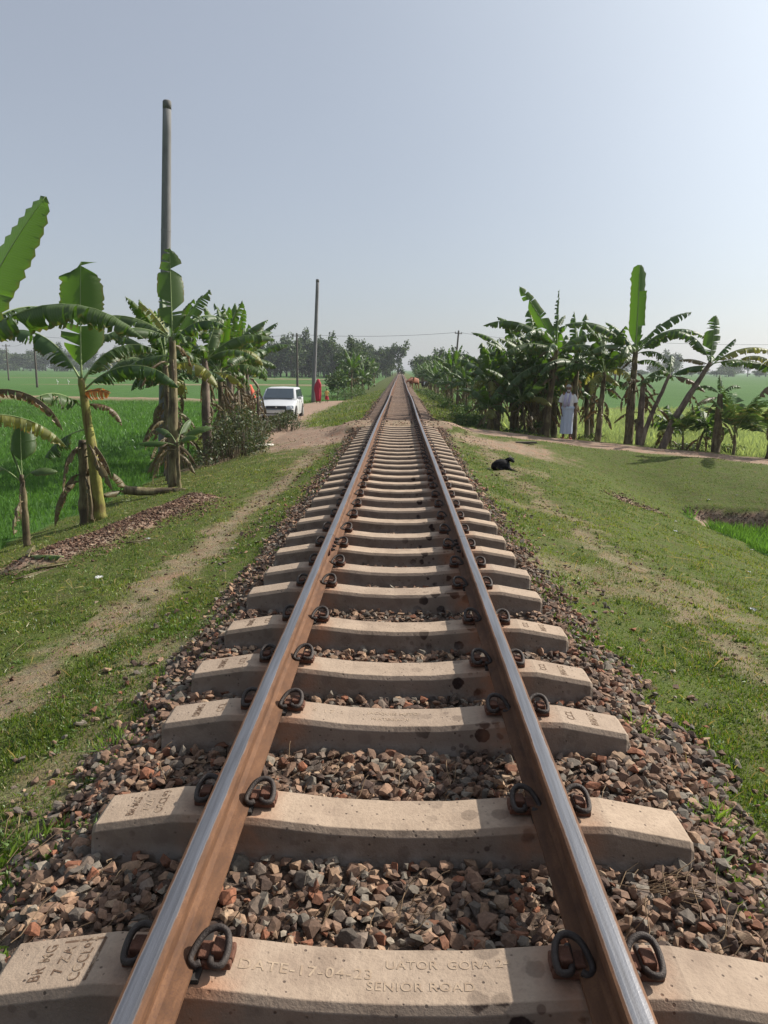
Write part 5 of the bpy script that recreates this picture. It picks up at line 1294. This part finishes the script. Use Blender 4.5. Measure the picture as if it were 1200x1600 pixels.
c1 = av((-.10, -.09, .07), .055, a0); c2 = av((-.02, -.14, .04), .022, c1); av((-.10, -.165, .02), .014, c2)
skin('body', V, E, Rd, [M['goat']], g, 2)
for s_ in (-1, 1):
    mb = MB(); mb.tube([(.175+.012*s_, .005+.02*s_, .272), (.160+.018*s_, .03+.02*s_, .298), (.140+.02*s_, .05+.02*s_, .300)], [.009, .006, .002], 6); mb.build('horn', [M['horn']], g)
def cow(x, y, s, rz, label, m, head_down=.0):
    root = thing('cow', label, 'cow', (x, y, hz(x, y)), rz, scale=s)
    global V, E, Rd
    V, E, Rd = [], [], []
    # faces -X
    c0 = av((0, 0, .80), (.25, .27)); c1 = av((-.38, 0, .84), (.20, .28), c0); w1 = av((-.48, 0, 1.0), (.09, .10), c1); c2 = av((.40, 0, .84), (.21, .24), c0); c3 = av((.56, 0, .88), (.10, .12), c2); t1 = av((.66, 0, .82), .025, c3); t2 = av((.68, 0, .55), .016, t1); av((.68, 0, .38), .03, t2)
    n1 = av((-.66, 0, .92-.3*head_down), (.10, .14), c1); n2 = av((-.82, 0, .98-.5*head_down), (.09, .10), n1); h1 = av((-.93, 0, .93-.55*head_down), (.075, .085), n2); av((-1.08, 0, .80-.55*head_down), .05, h1)
    for q in (-1, 1): er = av((-.88, q*.10, .98-.52*head_down), .02, n2); av((-.86, q*.18, .95-.52*head_down), (.03, .012), er)
    for q in (-1, 1):
        f = av((-.40, q*.12, .58), .085, c1); k_ = av((-.40, q*.13, .36), .045, f); l_ = av((-.38, q*.13, .10), .032, k_); av((-.40, q*.13, .03), .042, l_)
        f = av((.42, q*.13, .60), .115, c2); k_ = av((.36, q*.14, .46), .06, f); hk = av((.50, q*.14, .30), .038, k_); l_ = av((.46, q*.14, .09), .030, hk); av((.44, q*.14, .03), .042, l_)
    skin('body', V, E, Rd, [m], root, 1)
    for q in (-1, 1):
        mb = MB(); mb.tube([(-.86, q*.05, 1.04-.5*head_down), (-.88, q*.11, 1.13-.5*head_down), (-.90, q*.10, 1.20-.5*head_down)], [.02, .014, .004], 6); mb.build('horn', [M['horn']], root)
    return root
cow(1.22, 68, .95, R(48), 'red brown cow standing beside the right rail in the distance', M['cow'], .35)
c_ = cow(2.55, 79, .85, R(-50), 'dark cow with a white patch behind the brown cow', M['cow_dark'])
mb = MB(); mb.loft([(0.1, .0, .62, .18, .262), (.1, 0, .8, .2, .285), (.1, 0, .98, .15, .24)], n=16); mb.build('white_patch', [M['egret']], c_)
for (x, y, lb) in ((-50.5, 114, 'white egret standing in the left rice field, left of its mate'), (-49.3, 115, 'white egret standing in the left rice field, right of its mate')):
    r_ = thing('egret', lb, 'egret', (x, y, hz(x, y)+.1))
    V, E, Rd = [], [], []
    p0 = av((0, 0, .42), (.09, .08)); p1 = av((.14, 0, .36), .05, p0); p2 = av((-.10, 0, .50), .04, p0); p3 = av((-.07, 0, .64), .022, p2); p4 = av((-.11, 0, .74), .025, p3); av((-.20, 0, .73), .008, p4)
    for q in (-1, 1): l1 = av((.0, q*.03, .28), .018, p0); av((.0, q*.03, .0), .012, l1)
    skin('body', V, E, Rd, [M['egret']], r_, 1)

# ------------------------------------------------------------------ things lying about
x, y = -4.55, 14.15
q = thing('fallen_banana_stem', 'dark cut banana stem lying on the grass below the pole side plant', 'fallen stem', (x, y, hz(x, y)+.05), R(8))
stem(q, [(-.55, 0, .06), (-.2, 0, .02), (.3, .03, .02), (.75, .08, .0)], .085, .055, 'stem', 'trunk', 3)
leaf(q, (-.5, 0, .05), 200, 70, .42, .30, 40, 0, .3, 30, 20, .05, 'leaf_dead', 4, N_=14, name='torn_sheath'); leaf(q, (-.5, 0, .05), 215, 5, .6, .22, 30, 0, .3, 30, 20, .05, 'leaf_dead', 5, N_=14, name='torn_sheath')
leaf(q, (.3, 0, .06), -30, 10, .6, .25, 40, 0, .4, 30, 20, .05, 'leaf_dead', 6, N_=14, name='torn_sheath')
for k, (x, y, az, L_, lb) in enumerate(((-3.95, 8.05, 40, 1.1, 'long dry banana sheath lying along the near edge of the soil heap'), (-4.15, 8.35, 110, .7, 'curled dry banana sheath at the lower end of the soil heap'), (-4.0, 7.75, 62, .9, 'pale dry banana sheath nearest the left edge'),
                                      (-3.2, 8.8, 35, .8, 'dry twisted leaf strip right of the soil heap'), (-3.75, 8.35, 170, .45, 'pale folded leaf scrap on the soil heap'))):
    q = thing('dry_banana_sheath', lb, 'dry leaf', (x, y, hz(x, y)+.045), 0, 'dry banana sheaths by the soil heap')
    leaf(q, (0, 0, 0), az, 4, L_, .13, 12, 15, .35, 28, 20, .02, 'leaf_dead' if k != 4 else 'leaf', 70+k, N_=14, name='sheath', power=1)
M['pale'] = simple('pale bleached wood', (.45, .42, .38), .8); M['litter'] = simple('pale plastic scrap', (.36, .37, .37), .5, 0, .2)
x, y = -3.75, 21.3
mb = MB(); mb.tube([(-.3, -.5, .05), (0, 0, .08), (.2, .35, .05)], [.035, .04, .03], 8, wob=.1); tag(mb.build('bleached_log', [M['pale']], loc=(x, y, hz(x, y))), 'short pale bleached log beside the dark bush', 'log')
x, y = 3.35, 20.3
mb = MB(); mb.box((0, 0, .03), (.55, .10, .05), rot=Matrix.Rotation(.15, 3, 'Z')); tag(mb.build('wooden_plank', [M['wood']], loc=(x, y, hz(x, y)), smooth=False, bevel=.006), 'short dark plank on the grass between path and goat', 'plank')
rg = random.Random(4)
LT = ['crumpled pale scrap at the near rim of the dug hollow', 'pale scrap on the slope just right of the hollow', 'white scrap high on the slope below the path', 'pale scrap near the rim of the rice patch', 'white scrap low on the slope under the rice patch', 'small white scrap beside the trampled strip',
      'white scrap on the upper slope near the right edge', 'grey paper scrap on the middle of the slope', 'pale scrap lying in the grass right of the footpath', 'white scrap on the grass below the soil heap', 'pale pebble-like scrap on the grass by the fallen stem']
for k, (x, y) in enumerate(((4.8, 14.6), (5.0, 13.7), (6.9, 17.0), (5.9, 12.6), (4.35, 9.3), (3.3, 6.9), (7.6, 17.2), (4.4, 12.0), (-2.9, 7.2), (-3.0, 9.0), (-3.3, 12.3))):
    mb = MB(); n_ = 5
    G_ = [[mb.vert(((i-2)*.018+rg.uniform(-.006, .006), (j-2)*.016+rg.uniform(-.006, .006), .012+rg.uniform(0, .028))) for j in range(n_)] for i in range(n_)]
    for i in range(n_-1):
        for j in range(n_-1): mb.face((G_[i][j], G_[i+1][j], G_[i+1][j+1], G_[i][j+1]))
    s_ = rg.uniform(.35, .8); o = mb.build('litter_scrap', [M['litter']], smooth=False, loc=(x, y, hz(x, y)+.005)); o.scale = (s_*1.4, s_, s_); o.rotation_euler = (0, 0, rg.uniform(0, 6))
    tag(o, LT[k], 'litter', 'litter on the verges')
# dry roots and straw at the right end of the second sleeper, straw on the ballast
mb = MB(); rg = random.Random(9)
def straw(cx, cy, sx, sy, n, L0, L1, z0=.03, r=.0016, az=0, sp=.6):
    for k in range(n):
        x = rg.gauss(cx, sx); y = rg.gauss(cy, sy); a = az+rg.gauss(0, sp); L_ = rg.uniform(L0, L1); z = hz(x, y)+z0+rg.uniform(0, .03); c = rg.uniform(-.5, .5)*L_
        P = [(x+math.cos(a)*L_*t-math.sin(a)*c*math.sin(3.14*t), y+math.sin(a)*L_*t+math.cos(a)*c*math.sin(3.14*t), z+.03*math.sin(3.14*t)) for t in (-.5, -.25, 0, .25, .5)]
        mb.tube(P, r, 4, cap=False)
straw(.84, 2.185, .08, .012, 34, .10, .24, -.005, .0018, .0, .22)
straw(0, 2.0, .5, .10, 60, .03, .09); straw(0, 2.75, .6, .15, 50, .03, .10); straw(1.25, 1.9, .25, .3, 70, .05, .14); straw(-1.3, 2.2, .25, .4, 60, .05, .12)
M['straw'] = simple('dry straw', (.22, .15, .09), .9, 0, .3, 50)
tag(mb.build('dry_straw', [M['straw']]), 'dry roots and straw strewn over the ballast stones', 'straw', kind='stuff')

# ------------------------------------------------------------------ the dusty air
mb = MB(); mb.box((0, 560, 5.5), (1500, 1270, 17))
hm = bpy.data.materials.new('pale dust haze'); hm.use_nodes = True; nt = hm.node_tree; nt.nodes.clear()
out = nt.nodes.new('ShaderNodeOutputMaterial'); pv_ = nt.nodes.new('ShaderNodeVolumePrincipled')
pv_.inputs['Color'].default_value = (.86, .91, 1.0, 1); pv_.inputs['Density'].default_value = .0003; pv_.inputs['Anisotropy'].default_value = .2
nt.links.new(pv_.outputs[0], out.inputs['Volume'])
tag(mb.build('haze', [hm], smooth=False), kind='stuff')
